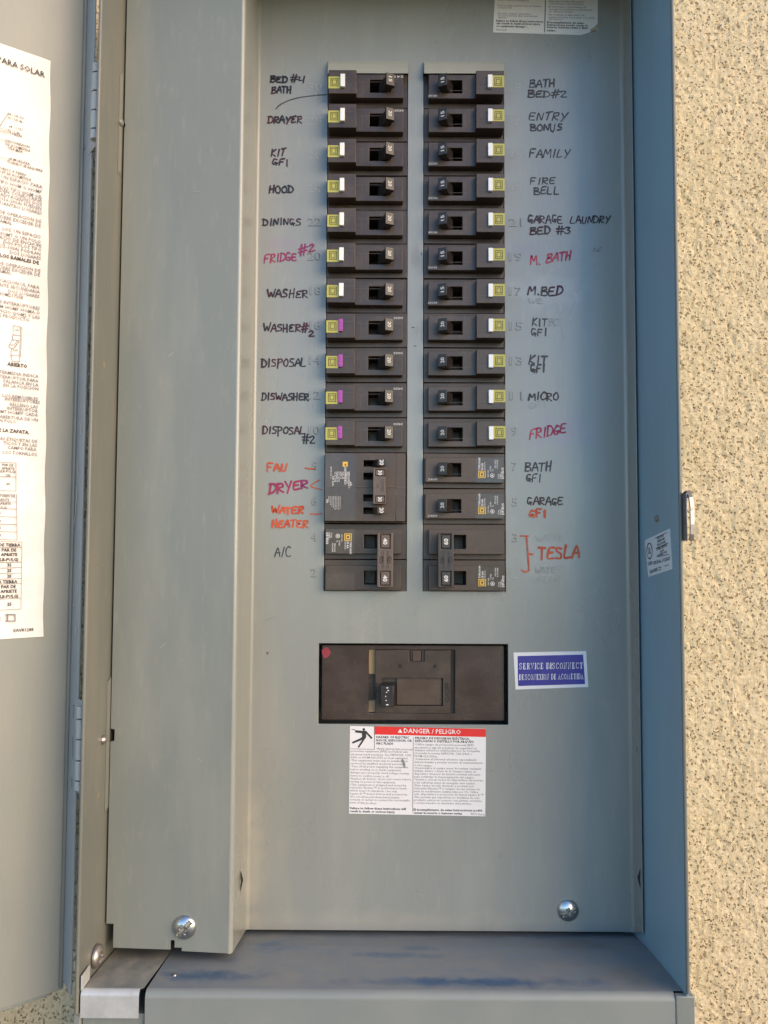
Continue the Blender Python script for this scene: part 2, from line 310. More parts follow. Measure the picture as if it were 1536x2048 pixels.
# ------------------------------------------------------------------ hand lettering: single strokes
G = {'A': [[(0, 0), (.42, 1), (.8, 0)], [(.12, .4), (.75, .38)]], 'B': [[(.08, 1), (.05, 0)], [(0, .95), (.55, .98), (.62, .72), (.1, .52), (.7, .42), (.72, .08), (.35, -.02), (0, .02)]],
     'C': [[(.7, .85), (.4, 1), (.08, .65), (.1, .2), (.4, 0), (.75, .12)]], 'D': [[(.1, .95), (.08, 0)], [(0, 1), (.5, .92), (.78, .5), (.55, .08), (0, 0)]],
     'E': [[(.65, .95), (.1, .9), (.08, .05), (.7, .03)], [(.1, .5), (.55, .5)]], 'e': [[(.7, .9), (.2, .88), (.1, .6), (.5, .52), (.08, .35), (.12, .05), (.68, .05)]],
     'F': [[(.7, .98), (.12, .92), (.06, 0)], [(.08, .5), (.52, .5)]], 'G': [[(.65, .85), (.35, 1), (.05, .55), (.12, .1), (.5, .02), (.65, .35)], [(.35, .4), (.8, .36), (.62, .1)]],
     'g': [[(.6, .9), (.2, .95), (.05, .4), (.3, .1), (.55, .4), (.3, .4), (.75, .3)], [(.55, .4), (.6, .0)]],
     'H': [[(.08, 1), (.04, 0)], [(.62, 1.1), (.6, -.02)], [(.05, .48), (.64, .52)]], 'I': [[(.3, 1), (.25, 0)]], 'K': [[(.08, 1), (.05, 0)], [(.65, .98), (.08, .42), (.7, 0)]],
     'L': [[(.12, 1), (.05, .05), (.65, .04)]], 'M': [[(0, 0), (.12, .98), (.4, .4), (.68, 1), (.8, 0)]], 'N': [[(.05, 0), (.1, .98), (.62, .05), (.7, 1)]],
     'O': [[(.4, 1), (.06, .65), (.12, .12), (.5, .0), (.74, .4), (.6, .9), (.36, 1)]], 'P': [[(.1, 1), (.06, -.25)], [(0, .95), (.6, .95), (.68, .62), (.1, .42)]],
     'R': [[(.1, .98), (.06, 0)], [(.02, .95), (.6, .95), (.64, .62), (.1, .45), (.72, 0)]], 'S': [[(.65, .9), (.25, .95), (.12, .65), (.6, .42), (.6, .08), (.05, .04)]],
     'T': [[(0, .95), (.75, 1)], [(.38, .97), (.34, 0)]], 'U': [[(.06, 1), (.1, .12), (.5, .0), (.68, .95)]], 'W': [[(0, .95), (.18, .05), (.4, .6), (.58, .05), (.85, 1)]],
     'Y': [[(.05, 1), (.35, .5)], [(.75, 1.05), (.25, -.12)]], '#': [[(.3, 1.15), (.15, -.1)], [(.62, 1.15), (.45, -.1)], [(0, .68), (.85, .78)], [(0, .3), (.75, .38)]],
     '1': [[(.25, .98), (.22, 0)]], '2': [[(.05, .8), (.4, 1), (.62, .75), (.05, .05), (.75, .05)]], '3': [[(.05, .92), (.6, .95), (.3, .55), (.65, .35), (.45, .0), (0, .1)]],
     '4': [[(.12, .85), (.0, .3), (.6, .35)], [(.72, .95), (.62, -.1)]], '.': [[(.2, .06), (.28, .0)]], '/': [[(.5, 1), (.2, 0)]], ' ': []}
GW = {'I': .5, '1': .45, '.': .5, '/': .6, 'M': .95, 'W': 1.0, '#': 1.0, ' ': .55}
def smooth_line(p, n=5):
    if len(p) < 3: return p
    out = []
    for i in range(len(p) - 1):
        a = p[max(i - 1, 0)]; b = p[i]; c = p[i + 1]; d = p[min(i + 2, len(p) - 1)]
        for k in range(n):
            t = k / n; out.append(tuple(.5 * (2 * b[j] + (c[j] - a[j]) * t * .7 + (2 * a[j] - 5 * b[j] + 4 * c[j] - d[j]) * 0 + 0) if 0 else
                                        (2 * t**3 - 3 * t**2 + 1) * b[j] + (t**3 - 2 * t**2 + t) * (c[j] - a[j]) * .4 + (-2 * t**3 + 3 * t**2) * c[j] + (t**3 - t**2) * (d[j] - b[j]) * .4 for j in (0, 1)))
    out.append(p[-1]); return out
_lay = [0]
def ribbon(mb, pts, wd, nrm):
    """flat pen stroke through 3-D points with rounded ends and a slightly uneven width"""
    pts = [Vector(p) for p in pts]; n = len(pts)
    _lay[0] = (_lay[0] + 1) % 24; lift = nrm * (.0015 + .0008 * _lay[0])
    L = []; R = []; ph = random.uniform(0, 6.28)
    for i, p in enumerate(pts):
        d = (pts[min(i + 1, n - 1)] - pts[max(i - 1, 0)])
        if d.length < 1e-6: d = Vector((1, 0, 0))
        d.normalize(); s = d.cross(nrm); ww = wd / 2 * (1 + .16 * math.sin(i * .8 + ph) + random.uniform(-.07, .07)) * (1.08 - .28 * i / n)
        L.append(p + s * ww + lift); R.append(p - s * ww + lift)
    V = L + R; Fc = [(i, i + 1, n + i + 1, n + i) for i in range(n - 1)]
    for e, sg in ((0, -1), (n - 1, 1)):
        d = (pts[e] - pts[e - 1 if e else 1]).normalized(); s = d.cross(nrm); b = len(V)
        for k in range(7):
            a = math.pi * k / 6; V.append(pts[e] + (s * math.cos(a) + d * math.sin(a)) * wd / 2 + lift - nrm * (.0003 if e else .0005))
        Fc.append(tuple(range(b, b + 7)))
    mb.add(V, Fc)
YN = Vector((0, -1, 0))
def hand(parent, txt, x0, x1, yb, h, m='mk_dark', tilt=0.0, wd=.042, slant=.05, label=None, grow=0):
    """handwriting on the dead front: left and right pixel, baseline pixel at the left, cap height in pixels"""
    mb = MB(); tot = sum(GW.get(c, .8) + .12 for c in txt) - .12; k = (x1 - x0) / tot; x = 0
    for c in txt:
        jy = random.uniform(-.07, .07); js = random.uniform(.90, 1.08); jr = random.uniform(-.09, .09)
        for st in G[c]:
            q = smooth_line([(x + gx * (GW.get(c, .8) / .8 if c in 'MW#' else 1) + (slant + jr) * gy + random.uniform(-.03, .03), gy * js + jy + jr * gx + random.uniform(-.03, .03)) for gx, gy in st])
            pts = [PX(x0 + gx * k, yb - gy * (h + grow * gx) - gx * k * tilt) for gx, gy in q]
            ribbon(mb, pts, wd * 1.06, YN)
        x += GW.get(c, .8) + .12
    return part('handwritten_note', mb, m, parent, fix=False, label=label)
def pen(parent, lines, m, wd, name='pen_mark', label=None):
    mb = MB()
    for l in lines: ribbon(mb, [PX(*p) for p in (smooth_line(l))], wd, YN)
    return part(name, mb, m, parent, fix=False, label=label)

def dome(c, R, h, nrm, slots, depth=.05, sw=.035, n=34):
    """screw head with pressed slots: slots = list of (angle, half length)"""
    nrm = Vector(nrm).normalized(); u = Vector((1, 0, 0)) if abs(nrm.x) < .9 else Vector((0, 1, 0)); u = (u - nrm * u.dot(nrm)).normalized(); v = nrm.cross(u)
    mb = MB(); V = []; Fc = []; rr = [0] + [R * (i / n) ** .9 for i in range(1, n + 1)]; A = 48
    def hh(x, y, r):
        z = h * (math.sqrt(max(0, 1 - (r / R) ** 2 * .93)) - math.sqrt(.07)) / (1 - math.sqrt(.07)) + .03
        for a, l in slots:
            al = x * math.cos(a) + y * math.sin(a); pe = abs(-x * math.sin(a) + y * math.cos(a))
            if abs(al) < l: z -= depth * max(0, min(1, (sw - pe) / (sw * .35)))
        return z
    V.append(Vector(c) + nrm * hh(0, 0, 0))
    for r in rr[1:]:
        for i in range(A):
            a = 2 * math.pi * i / A; x, y = r * math.cos(a), r * math.sin(a); V.append(Vector(c) + u * x + v * y + nrm * hh(x, y, r))
    for i in range(A): V.append(Vector(c) + u * R * math.cos(2 * math.pi * i / A) + v * R * math.sin(2 * math.pi * i / A) - nrm * .02)
    for i in range(A): Fc.append((0, 1 + i, 1 + (i + 1) % A))
    for k in range(n):
        for i in range(A): Fc.append((1 + k * A + i, 1 + (k + 1) * A + i, 1 + (k + 1) * A + (i + 1) % A, 1 + k * A + (i + 1) % A))
    ks = []
    for f in Fc:
        c3 = sum((V[i] for i in f), Vector()) / len(f) - Vector(c); x, y = c3.dot(u), c3.dot(v)
        ks.append(1 if any(abs(x * math.cos(a) + y * math.sin(a)) < l and abs(-x * math.sin(a) + y * math.cos(a)) < sw * .62 for a, l in slots) else 0)
    mb.add(V, Fc); mb.mi = ks; return mb

# ================================================================== THE SETTING
def noise2(x, z, sc, seed):
    rs = np.random.RandomState(seed); T = rs.rand(256, 256)
    X = x / sc; Z = z / sc; xi = np.floor(X).astype(int); zi = np.floor(Z).astype(int); fx = X - xi; fz = Z - zi
    fx = fx * fx * (3 - 2 * fx); fz = fz * fz * (3 - 2 * fz)
    g = lambda a, b: T[a % 256, b % 256]
    return (g(xi, zi) * (1 - fx) + g(xi + 1, zi) * fx) * (1 - fz) + (g(xi, zi + 1) * (1 - fx) + g(xi + 1, zi + 1) * fx) * fz
WY = 1.0
def stucco_wall():
    d = .045
    xs = np.concatenate([np.array([-110, -70, -40, -25, -18]), np.arange(-12.5, -6.3, d), np.arange(-6.2, 6.5, .8), np.arange(6.6, 12.8, d), np.array([16, 25, 40, 70, 110])])
    zs = np.concatenate([np.array([-52, -40, -28]), np.arange(-21.5, 12, d), np.array([14, 20, 35, 60])])
    X, Z = np.meshgrid(xs, zs, indexing='ij')
    H = noise2(X, Z, 1.1, 1) * .04 + noise2(X, Z, .35, 2) * .02 + noise2(X, Z, .13, 3) * .035 + noise2(X * 1.6, Z, .07, 4) * .035
    r = np.abs(noise2(X * 1.2, Z * .7, .22, 5) - .5); H -= np.clip(.06 - r, 0, .06) * .7
    fine = np.clip((np.abs(X) - 6.6) / .2, 0, 1) * np.clip((12.7 - np.abs(X)) / .2, 0, 1) * np.clip((Z + 21.4) / .3, 0, 1) * np.clip((11.9 - Z) / .3, 0, 1)
    Y = WY - (H * fine + .07 * (1 - fine))
    nx, nz = X.shape; v = np.stack([X, Y, Z], -1).reshape(-1, 3) * I
    i = np.arange((nx - 1) * (nz - 1)); a = (i // (nz - 1)) * nz + i % (nz - 1)
    f = np.stack([a, a + nz, a + nz + 1, a + 1], -1)
    cx = v[f][:, :, 0].mean(1) / I; cz = v[f][:, :, 2].mean(1) / I
    f = f[~((np.abs(cx) < 6.93) & (cz > -20.4) & (cz < 9.9))]           # the opening the box sits in
    me = bpy.data.meshes.new('stucco_wall'); me.vertices.add(len(v)); me.vertices.foreach_set('co', v.ravel())
    me.loops.add(f.size); me.loops.foreach_set('vertex_index', f.ravel()); me.polygons.add(len(f))
    me.polygons.foreach_set('loop_start', np.arange(0, f.size, 4)); me.polygons.foreach_set('use_smooth', np.ones(len(f), bool))
    me.update(); me.validate(); me.materials.append(M['stucco'])
    o = obj('stucco_wall', me, None, (0, 0, 0), 'rough beige stucco house wall with dark pits behind the grey metal box'); o['category'] = 'wall'
stucco_wall()
g = MB().add([(-2000, -3000, -52), (2000, -3000, -52), (2000, 3, -52), (-2000, 3, -52)], [(0, 1, 2, 3)])
gr = obj('ground', g.mesh('ground', 'ground')); gr['kind'] = 'structure'

# ================================================================== ENCLOSURE
BOT, TOP, RIM = -16.43, 9.95, -3.42
enc = thing('metal_enclosure', (0, 1, -17), 'grey painted steel electrical box set in the stucco wall, open at the front', 'electrical box')
p = MB().box(-6.98, 6.98, 1.45, 1.5, -17.2, TOP); part('back_panel', p, 'wallpaint', enc)
def outline_x(x0, x1, pts): return MB().prism([(x0, y, z) for y, z in pts], (x1 - x0, 0, 0))
part('left_wall', outline_x(-6.97, -6.905, [(RIM, TOP), (1.44, TOP), (1.44, -17.0), (RIM + .05, -17.0), (RIM, -16.9)]), 'wallpaint', enc, .015)
part('right_wall', outline_x(6.905, 6.965, [(RIM, TOP), (1.44, TOP), (1.44, -17.0), (RIM + .3, -17.0), (RIM, -16.4)]), 'skytint', enc, .012)
part('top_wall', MB().box(-6.90, 6.90, RIM, 1.44, TOP - .06, TOP), 'wallpaint', enc, .015)
# rolled front edges of the two side walls
p = MB(); p.cyl((-6.94, RIM, -16.9), (-6.94, RIM, TOP), .045, 10); part('rim_edge', p, 'wallpaint', enc, smooth=True)
p = MB(); p.cyl((6.935, RIM, -16.38), (6.935, RIM, TOP), .042, 10); part('rim_edge', p, 'wallpaint', enc, smooth=True)
# bottom shelf with a rounded nose turning down into the front apron
def sweep(x0, x1, prof, t=.05):
    mb = MB(); n = len(prof); V = [(x, y, z) for x in (x0, x1) for y, z in prof]
    mb.add(V, [(i, i + 1, n + i + 1, n + i) for i in range(n - 1)]); return mb
nose = [(1.3, -16.95), (0.12, -16.86), (-.9, -16.68), (-3.22, -16.44)] + [(-3.22 - .16 * math.sin(a), -16.60 + .16 * math.cos(a)) for a in [k * math.pi / 16 for k in range(1, 9)]] + [(-3.385, -20.5)]
shm = sweep(-5.40, 6.66, nose); sh2 = sweep(6.655, 6.90, nose[:4]); shm.mi = [0] * 4 + [1] * 8; shm.add(sh2.v, sh2.f)
part('bottom_shelf', shm, ['shelf', 'apron'], enc, smooth=True, fix=False, label='dusty sky-tinted bottom shelf with rounded front edge')
p = MB(); p.box(6.668, 7.10, -3.40, -3.24, -20.5, -16.455); p.box(6.975, 7.10, -3.24, 1.0, -20.5, -16.455); p.box(-7.03, -6.86, -3.38, 1.0, -20.5, -16.93)
p.box(-6.855, -5.42, -3.30, 1.0, -20.5, -16.98); p.box(-5.42, 6.66, -3.30, 1.3, -20.5, -17.05)
part('lower_housing', p, 'paint', enc, .03)
# bare plated bracket in the lower left corner
bk = [(.9, -16.89), (.12, -16.86), (-.9, -16.68), (-3.28, -16.435)] + [(-3.28 - .13 * math.sin(a), -16.56 + .13 * math.cos(a)) for a in [k * math.pi / 12 for k in range(1, 7)]] + [(-3.41, -17.03)]
bm_ = MB(); nb = len(bk)
xr = [-5.385 if y > -2 else -5.53 for y, z in bk]; xr[3] = -5.46
bm_.add([(-6.86, y, z + .02) for y, z in bk] + [(xr[i], bk[i][0], bk[i][1] + .02) for i in range(nb)], [(i, i + 1, nb + i + 1, nb + i) for i in range(nb - 1)])
bm_.mi = [0 if i < 3 else 1 for i in range(nb - 1)]
part('corner_bracket', bm_, ['patina', 'zinc'], enc, smooth=True, fix=False, label='bare galvanised corner bracket folded over the lower left edge')
p = MB().box(-6.86, -6.83, -3.42, -2.95, -16.40, -16.08); part('bracket_tab', p, 'zinc', enc, .008)
# fasteners and stampings on the left wall
def PLW(x, y): return PXX(x, y, -6.9)
c_ = PLW(190, 1912); part('screw', dome((-6.86, c_.y, c_.z), .26, .12, (1, 0, 0), [(.5, .15), (2.07, .15)]), ['catch', 'slottone'], enc, smooth=True)
part('pop_rivet', dome((-6.905, -2.10, 4.68), .11, .07, (1, 0, 0), []), ['wallpaint', 'chip'], enc, smooth=True)
part('pop_rivet', dome((-6.905, -2.33, -11.05), .11, .09, (1, 0, 0), []), ['catch', 'chip'], enc, smooth=True)
for z0, z1, yy in ((3.3, 5.9, -2.05), (-12.9, -9.7, -1.95)):
    p = MB(); p.prism([(-6.90, yy - .14, z0), (-6.865, yy - .03, z0 + .12), (-6.865, yy + .03, z0 + .12), (-6.90, yy + .14, z0)], (0, 0, z1 - z0))
    part('stamped_rib', p, 'wallpaint', enc, .012)
for (px_, py_, sz) in ((208, 729, .12), (197, 1590, .07), (232, 178, .05), (230, 300, .05), (186, 1415, .05), (192, 1560, .05), (205, 1130, .05)):
    q = PLW(px_, py_); p = MB(); n = 7
    p.add([(-6.8995, q.y + math.cos(6.283 * k / n) * sz * .7 * random.uniform(.5, 1), q.z + math.sin(6.283 * k / n) * sz * random.uniform(.6, 1.1)) for k in range(n)], [tuple(range(n))])
    part('paint_chip', p, 'chip', enc, fix=False)
q = PXX(1315, 1037, 6.905); part('pop_rivet', dome((6.905, q.y, q.z), .085, .05, (-1, 0, 0), []), ['wallpaint', 'chip'], enc, smooth=True)
p = MB(); p.cyl((-4.95, -2.6, -16.52), (-4.95, -2.6, -16.47), .06, 12, .045); part('pop_rivet', p, 'catch', enc, smooth=True)
# catch loop on the outside of the right wall
cp = MB(); prof = []
for yy, zz in ((-3.33, -5.02), (-3.62, -4.95), (-3.80, -5.12), (-3.86, -5.35), (-3.86, -5.75), (-3.84, -5.98), (-3.80, -6.13)): prof.append((yy, zz))
V = []; 
for x in (6.99, 7.09):
    for yy, zz in prof: V.append((x, yy, zz))
    for yy, zz in prof[::-1]: V.append((x, yy + .05, zz * 1.0 + (.03 if zz < -5.5 else -.03)))
n = len(prof) * 2
cp.add(V, [tuple(range(n))[::-1], tuple(range(n, 2 * n))] + [(i, (i + 1) % n, (i + 1) % n + n, i + n) for i in range(n)])
cp.box(6.97, 6.99, -3.70, -2.9, -6.12, -5.02)
part('door_catch', cp, 'catch', enc, .015, label='worn plated catch loop on the right side of the box')

# ================================================================== DOOR, swung open to the left
dr = thing('enclosure_door', (-7.3, -2.8, -17), 'grey metal door of the box, swung open on the left with a printed sheet inside', 'door')
DZ0, DZ1 = -17.07, 11.6
def dprism(pts, t, off=0): return MB().prism([door(s, z, off) for s, z in pts], -DN * t)
p = MB(); p.prism([door(0, DZ0), door(13.6, DZ0), door(13.6, DZ1), door(0, DZ1)], -DN * .055)
part('door_panel', p, 'doorpaint', dr, .012)
def slab(a, b, z0, z1, t): # vertical sheet from plan point a to b
    d = (b - a).normalized(); nn = Vector((-d.y, d.x, 0)) * t
    return MB().prism([(a.x, a.y, z0), (b.x, b.y, z0), (b.x + nn.x, b.y + nn.y, z0), (a.x + nn.x, a.y + nn.y, z0)], (0, 0, z1 - z0))
fl0 = door(.03, 0, -.03); fl1 = door(.03, 0, .80)
part('hinge_side_flange', slab(fl0, fl1, DZ0 + .25, DZ1, .05), 'strip', dr, .014, label='narrow sky-tinted return flange along the hinge side of the door')
part('flange_bead', MB().cyl(door(.06, DZ0 + .1, .06), door(.06, DZ1, .06), .055, 10), 'wallpaint', dr, smooth=True)
fr0 = door(13.6, 0); fr1 = door(13.6, 0, 1.06)
part('latch_side_flange', slab(fr0, fr1, DZ0 + .1, DZ1, .05), 'wallpaint', dr, .014)
p = MB(); p.prism([door(.3, DZ0 - .0), door(2.5, DZ0), door(2.5, DZ0 - .09), door(.3, DZ0 - .05)], -DN * .05); part('bottom_hem', p, 'paint', dr, .01)
# hinge knuckles
def knuckles(y0, y1, marks):
    zz = [PX(170, y, -3.1).z for y in marks]
    hx, hy = -7.075, -3.20
    for i in range(len(zz) - 1):
        a, b = zz[i], zz[i + 1]
        p = MB().cyl((hx, hy, b + .015), (hx, hy, a - .015), .125, 18); part('hinge_knuckle', p, 'strip', dr, .012)
    p = MB()
    for k in range(1, len(zz), 2):
        if k + 1 < len(zz) + 1:
            a = zz[k]; b = zz[min(k + 1, len(zz) - 1)] if k + 1 < len(zz) else zz[k]
    # leaf welded to the flange
    q0 = door(.02, 0, .62); q1 = door(-.01, 0, 1.15)
    part('hinge_leaf', slab(q0, q1, zz[-1] - .1, zz[0] + .1, -.03), 'strip', dr, .01)
SLOTS = 1
knuckles(0, 0, [134, 154, 191, 229, 266, 286])
knuckles(0, 0, [1409, 1435, 1475, 1517, 1557, 1578])
# painted dark hinge slots and paint scratches on the flange
def pflange(px_, py_):
    d = ray(px_, py_); nn = -DU; o = door(.035, 0, 0); t = (o - CAM).dot(nn) / d.dot(nn); return CAM + d * t
for ln in ([(184, 143), (184, 159)], [(183, 190), (181, 198), (180, 233)], [(181, 268), (179, 274), (179, 293)], [(166, 303), (170, 297), (171, 290)],
           [(151, 1408), (147, 1412), (147, 1434)], [(146, 1473), (146, 1516)], [(144, 1556), (144, 1574)], [(132, 1562), (133, 1567)]):
    mb = MB(); ribbon(mb, [pflange(*q) for q in ln], .035, DU * 1.0); part('hinge_slot_shade', mb, 'dark', dr, fix=False)  # dark strokes paint in the shade of the hinge slots
for ln, wd in (([(163, 850), (162, 858), (163, 868)], .06), ([(157, 927), (156, 938), (157, 950)], .045), ([(155, 975), (154, 995), (152, 1025), (149, 1048), (146, 1072)], .06),
               ([(156, 1172), (155, 1190)], .05), ([(152, 1253), (153, 1270)], .05), ([(148, 1208), (149, 1210)], .05)):
    mb = MB(); ribbon(mb, [pflange(*q) for q in ln], wd, DU * 1.0); part('paint_scratch', mb, 'bare', dr, fix=False)

# printed sheet on the door
sh = thing('door_instruction_sheet', (-8.3, -2.9, -8.5), 'long cream paper sheet of wiring instructions in Spanish on the open door', 'sheet')
mb = MB(); N = 60; cols = [None] * 0; L_, R_ = [], []
zt, zb = 5.905, -8.507
gridv = []
for i in range(N + 1):
    z = zt + (zb - zt) * i / N
    right = .86 + (.668 - .86) * i / N + .012 * math.sin(i * .9) + (0.0)
    for j in range(9):
        s = right + (6.2 - right) * (j / 8) ** 1.6
        zz = z + (.02 * s * 0)
        lift = .010 + .012 * (1 + math.sin(i * .55 + j * 1.7)) * (1 if j < 5 else .3)
        gridv.append(door(s, zz, lift))
mb.add(gridv, [(i * 9 + j, i * 9 + j + 1, (i + 1) * 9 + j + 1, (i + 1) * 9 + j) for i in range(N) for j in range(8)])
part('paper', mb, 'paperd', sh, smooth=True, fix=False)
OFF = .052
def PDo(x, y): return PD(x, y, OFF)
tb = MB(); tg = MB(); UD = -DU
def dl(mb, txt, x, y, hp=7.0, bold=0):
    """right end of the line at pixel (x, y)"""
    A = PDo(x, y); T = PDo(x, y - hp); text(mb, txt, A, UD, (0, 0, 1), (T - A).length, None, bold, 'r')
dl(tb, 'DIAGRAMA DE CABLEADO PARA SOLAR', 90, 155, 11, 2)
for x, y, tx in ((48, 239, '14 - 1/0 CU'), (46, 246, '10 - 1/0 AL'), (45, 262, '14 - 1 CU'), (41, 269, '12 - 1 AL'), (45, 275, '3 PIEZAS'), (59, 296, 'DESCONEXION'), (61, 304, 'DE ACOMETIDA'), (46, 306, '175A MAX'),
                (60, 330, '1A MORDAZA'), (85, 344, 'CUANDO SE REQUIERE'), (53, 352, 'PUESTO A TIERRA'), (63, 362, 'CONDUIT DE ACOMETIDA')): dl(tb, tx, x, y, 4.6, 2)
for x, y, tx in ((85, 377, 'OPCIONES. UN ESPACIO PARA'), (84, 387, 'TIPO HOM O HOMP'), (84, 397, 'DOS POLOS TIPO HOM OR'), (84, 404, 'PUEDEN CONECTARSE'), (84, 412, 'ADYACENTES DOS'), (83, 420, '(150-200A) PUEDEN'), (84, 429, 'CUANTRO LUGARES'),
                (83, 446, 'DE OPERACION DE'), (82, 455, 'DEBE EXCEDER DE'), (25, 450, 'RAMAL'), (82, 477, 'LOS. UN ESPACIO'), (82, 487, 'HOMT O UN POLO'), (83, 495, 'ESPACIO DE ENCHUFE'), (83, 503, 'DOS POLOS TIPO'), (81, 511, '(15-100A) PODRAN'), (82, 520, 'DOS LUGARES')): dl(tg, tx, x, y, 6.6, 2)
dl(tb, 'LOS RAMALES DE', 78, 529, 6.8, 1)
for x, y, tx in ((81, 545, 'DE OPERACION DE'), (80, 553, 'DEBE EXCEDER DE'), (23, 549, 'RAMAL'), (79, 578, 'CLASIFICACION UL PARA'), (80, 587, 'PUENTE SECUNDARIA'), (79, 596, 'DOS LUGARES'), (47, 598, 'HOM2175SB'), (80, 620, 'LOS INTERRUPTORES'), (80, 629, 'HOM HOMP HOMA O'), (80, 638, 'SERVICIO QOM2 Y LAS'), (59, 643, 'DE PRODUCTO')): dl(tg, tx, x, y, 6.6, 2)
dl(tb, 'ABIERTO', 55, 736, 6.8, 1)
for x, y, tx in ((77, 756, 'INTERMEDIA INDICA'), (77, 765, 'EL INTERRUPTOR PARA'), (77, 773, 'PALANCA EN LA'), (77, 781, 'EN LA POSICION'), (76, 801, 'LOS REMOVIBLES'), (80, 808, 'INTERRUPTORES'), (76, 817, 'RELLENO LAS'), (76, 825, 'INTERRUPTOR'), (76, 833, 'HOMT HOMFP CADA'), (76, 843, 'ABERTURA DE UN'), (35, 847, 'EN POLO.'),
                (75, 886, 'LAS ETIQUETAS DE'), (74, 894, 'TICOS Y EN LAS'), (73, 902, 'CAMPO PARA'), (74, 912, 'LOS TORNILLOS')): dl(tg, tx, x, y, 6.4, 2)
dl(tb, 'DE LA ZAPATA.', 59, 868, 6.8, 1)
for x, y, tx in ((27, 933, 'PAR DE'), (29, 940, 'APRIETE'), (31, 946, '(LB-PULG)'), (21, 953, '150'), (20, 970, '60'), (30, 995, 'CONDUCTORES DE'), (19, 1002, 'PUENTE'), (22, 1010, 'APRIETE'), (14, 1017, '(LB-PULG)'), (2, 1028, '35'), (2, 1044, '30'), (2, 1058, '25'), (2, 1073, '20')): dl(tb, tx, x, y, 4.8, 2)
for x, y, tx in ((41, 1093, 'DE TIERRA'), (33, 1103, 'PAR DE'), (35, 1112, 'APRIETE'), (37, 1122, '(LB-PULG)'), (23, 1133, '35'), (23, 1144, '25'), (23, 1155, '20'), (35, 1166, 'PARA TIERRA'), (32, 1176, 'PAR DE'), (34, 1185, 'APRIETE'), (37, 1195, '(LB-PULG)'), (23, 1211, '25'), (1, 1241, 'SQUARE')): dl(tb, tx, x, y, 6.2, 1)
dl(tb, 'EAV81288', 67, 1262, 6.6, 2)
part('printed_text', tb, 'ink', sh, fix=False); part('printed_text', tg, 'inkg', sh, fix=False)
# line drawings and table rules
lm = MB()
def dline(a, b, wd=.012):
    A = PDo(*a); B = PDo(*b); ribbon(lm, [A, B], wd, DN)
for a, b in (((0, 252), (17, 226)), ((0, 256), (18, 262)), ((0, 262), (18, 266)), ((0, 278), (16, 284)), ((0, 315), (22, 320)),
             ((27, 651), (41, 654)), ((27, 651), (26, 669)), ((41, 654), (39, 724)), ((44, 656), (41, 715)), ((41, 654), (44, 656)), ((26, 669), (39, 671)), ((26, 670), (25, 679)), ((25, 679), (38, 681)),
             ((25, 679), (19, 689)), ((19, 689), (18, 695)), ((18, 695), (27, 697)), ((27, 697), (38, 683)), ((19, 689), (28, 690)), ((28, 690), (37, 680)), ((23, 696), (22, 710)), ((22, 710), (37, 711)), ((22, 710), (24, 722)), ((24, 722), (39, 724)), ((27, 697), (35, 688)),
             ((0, 924), (32, 926)), ((32, 926), (32, 982)), ((0, 953), (32, 954)), ((0, 981), (32, 982)), ((0, 988), (33, 989)), ((33, 989), (34, 1080)), ((0, 1003), (33, 1004)), ((0, 1017), (34, 1018)), ((0, 1033), (34, 1034)), ((0, 1048), (34, 1049)), ((0, 1063), (34, 1064)), ((0, 1079), (34, 1080)),
             ((0, 1083), (44, 1084)), ((44, 1084), (42, 1218)), ((0, 1095), (44, 1095)), ((0, 1125), (43, 1124)), ((0, 1136), (43, 1135)), ((0, 1147), (43, 1146)), ((0, 1158), (43, 1157)), ((0, 1168), (43, 1167)), ((0, 1198), (42, 1196)), ((0, 1220), (42, 1218))): dline(a, b)
for a, b in (((12, 1229), (30, 1229)), ((30, 1229), (30, 1242)), ((12, 1242), (30, 1242)), ((15, 1229), (15, 1242))): dline(a, b, .028)
part('line_drawing', lm, 'inkg', sh, fix=False)
tz = MB(); dl(tz, 'ON', 38, 662, 3.5, 2); dl(tz, 'OFF', 36, 703, 4, 2); part('printed_text', tz, 'inkg', sh, fix=False)

# ================================================================== DEAD FRONT PANEL
LX0, LX1, RX0, RX1 = -1.690, 0.622, 1.068, 3.386
OZ0, OZ1 = -7.51, 7.40
df = thing('dead_front_panel', (0, 0, -16.7), 'grey steel dead front panel with handwritten circuit names around two columns of breakers', 'panel')
MH = (-1.81, 3.44, -11.17, -8.96)
p = MB().block(-3.70, 6.88, -16.72, TOP - .1, 0, .06, [(LX0, LX1, OZ0, OZ1, None), (RX0, RX1, OZ0, OZ1, None), (*MH, None)])
part('center_plate', p, 'front', df, .014)
# fold up to the raised left cover: one curved sheet (corner radii at both bends)
def arc(cx, cy, r, a0, a1, n=7): return [(cx + r * math.cos(a0 + (a1 - a0) * k / n), cy + r * math.sin(a0 + (a1 - a0) * k / n)) for k in range(n + 1)]
prof = [(-3.50, -.004)] + arc(-3.62, -.104, .10, math.pi / 2, math.pi, 6) + arc(-3.82, -1.81, .10, 0, -math.pi / 2, 6)
def fold_sheet(prof, zb, zt):
    mb = MB(); n = len(prof); mb.add([(x, y, zb(x, y)) for x, y in prof] + [(x, y, zt) for x, y in prof], [(i, n + i, n + i + 1, i + 1) for i in range(n - 1)]); return mb
part('fold', fold_sheet(prof, lambda x, y: -16.70 + .34 * min(1, -y / 1.8), TOP - .1), 'front', df, smooth=True, fix=False)
def CV(px_, py_): q = PX(px_, py_, -1.91); return (q.x, q.y, q.z)
zc = lambda py_: CV(230, py_)[2]
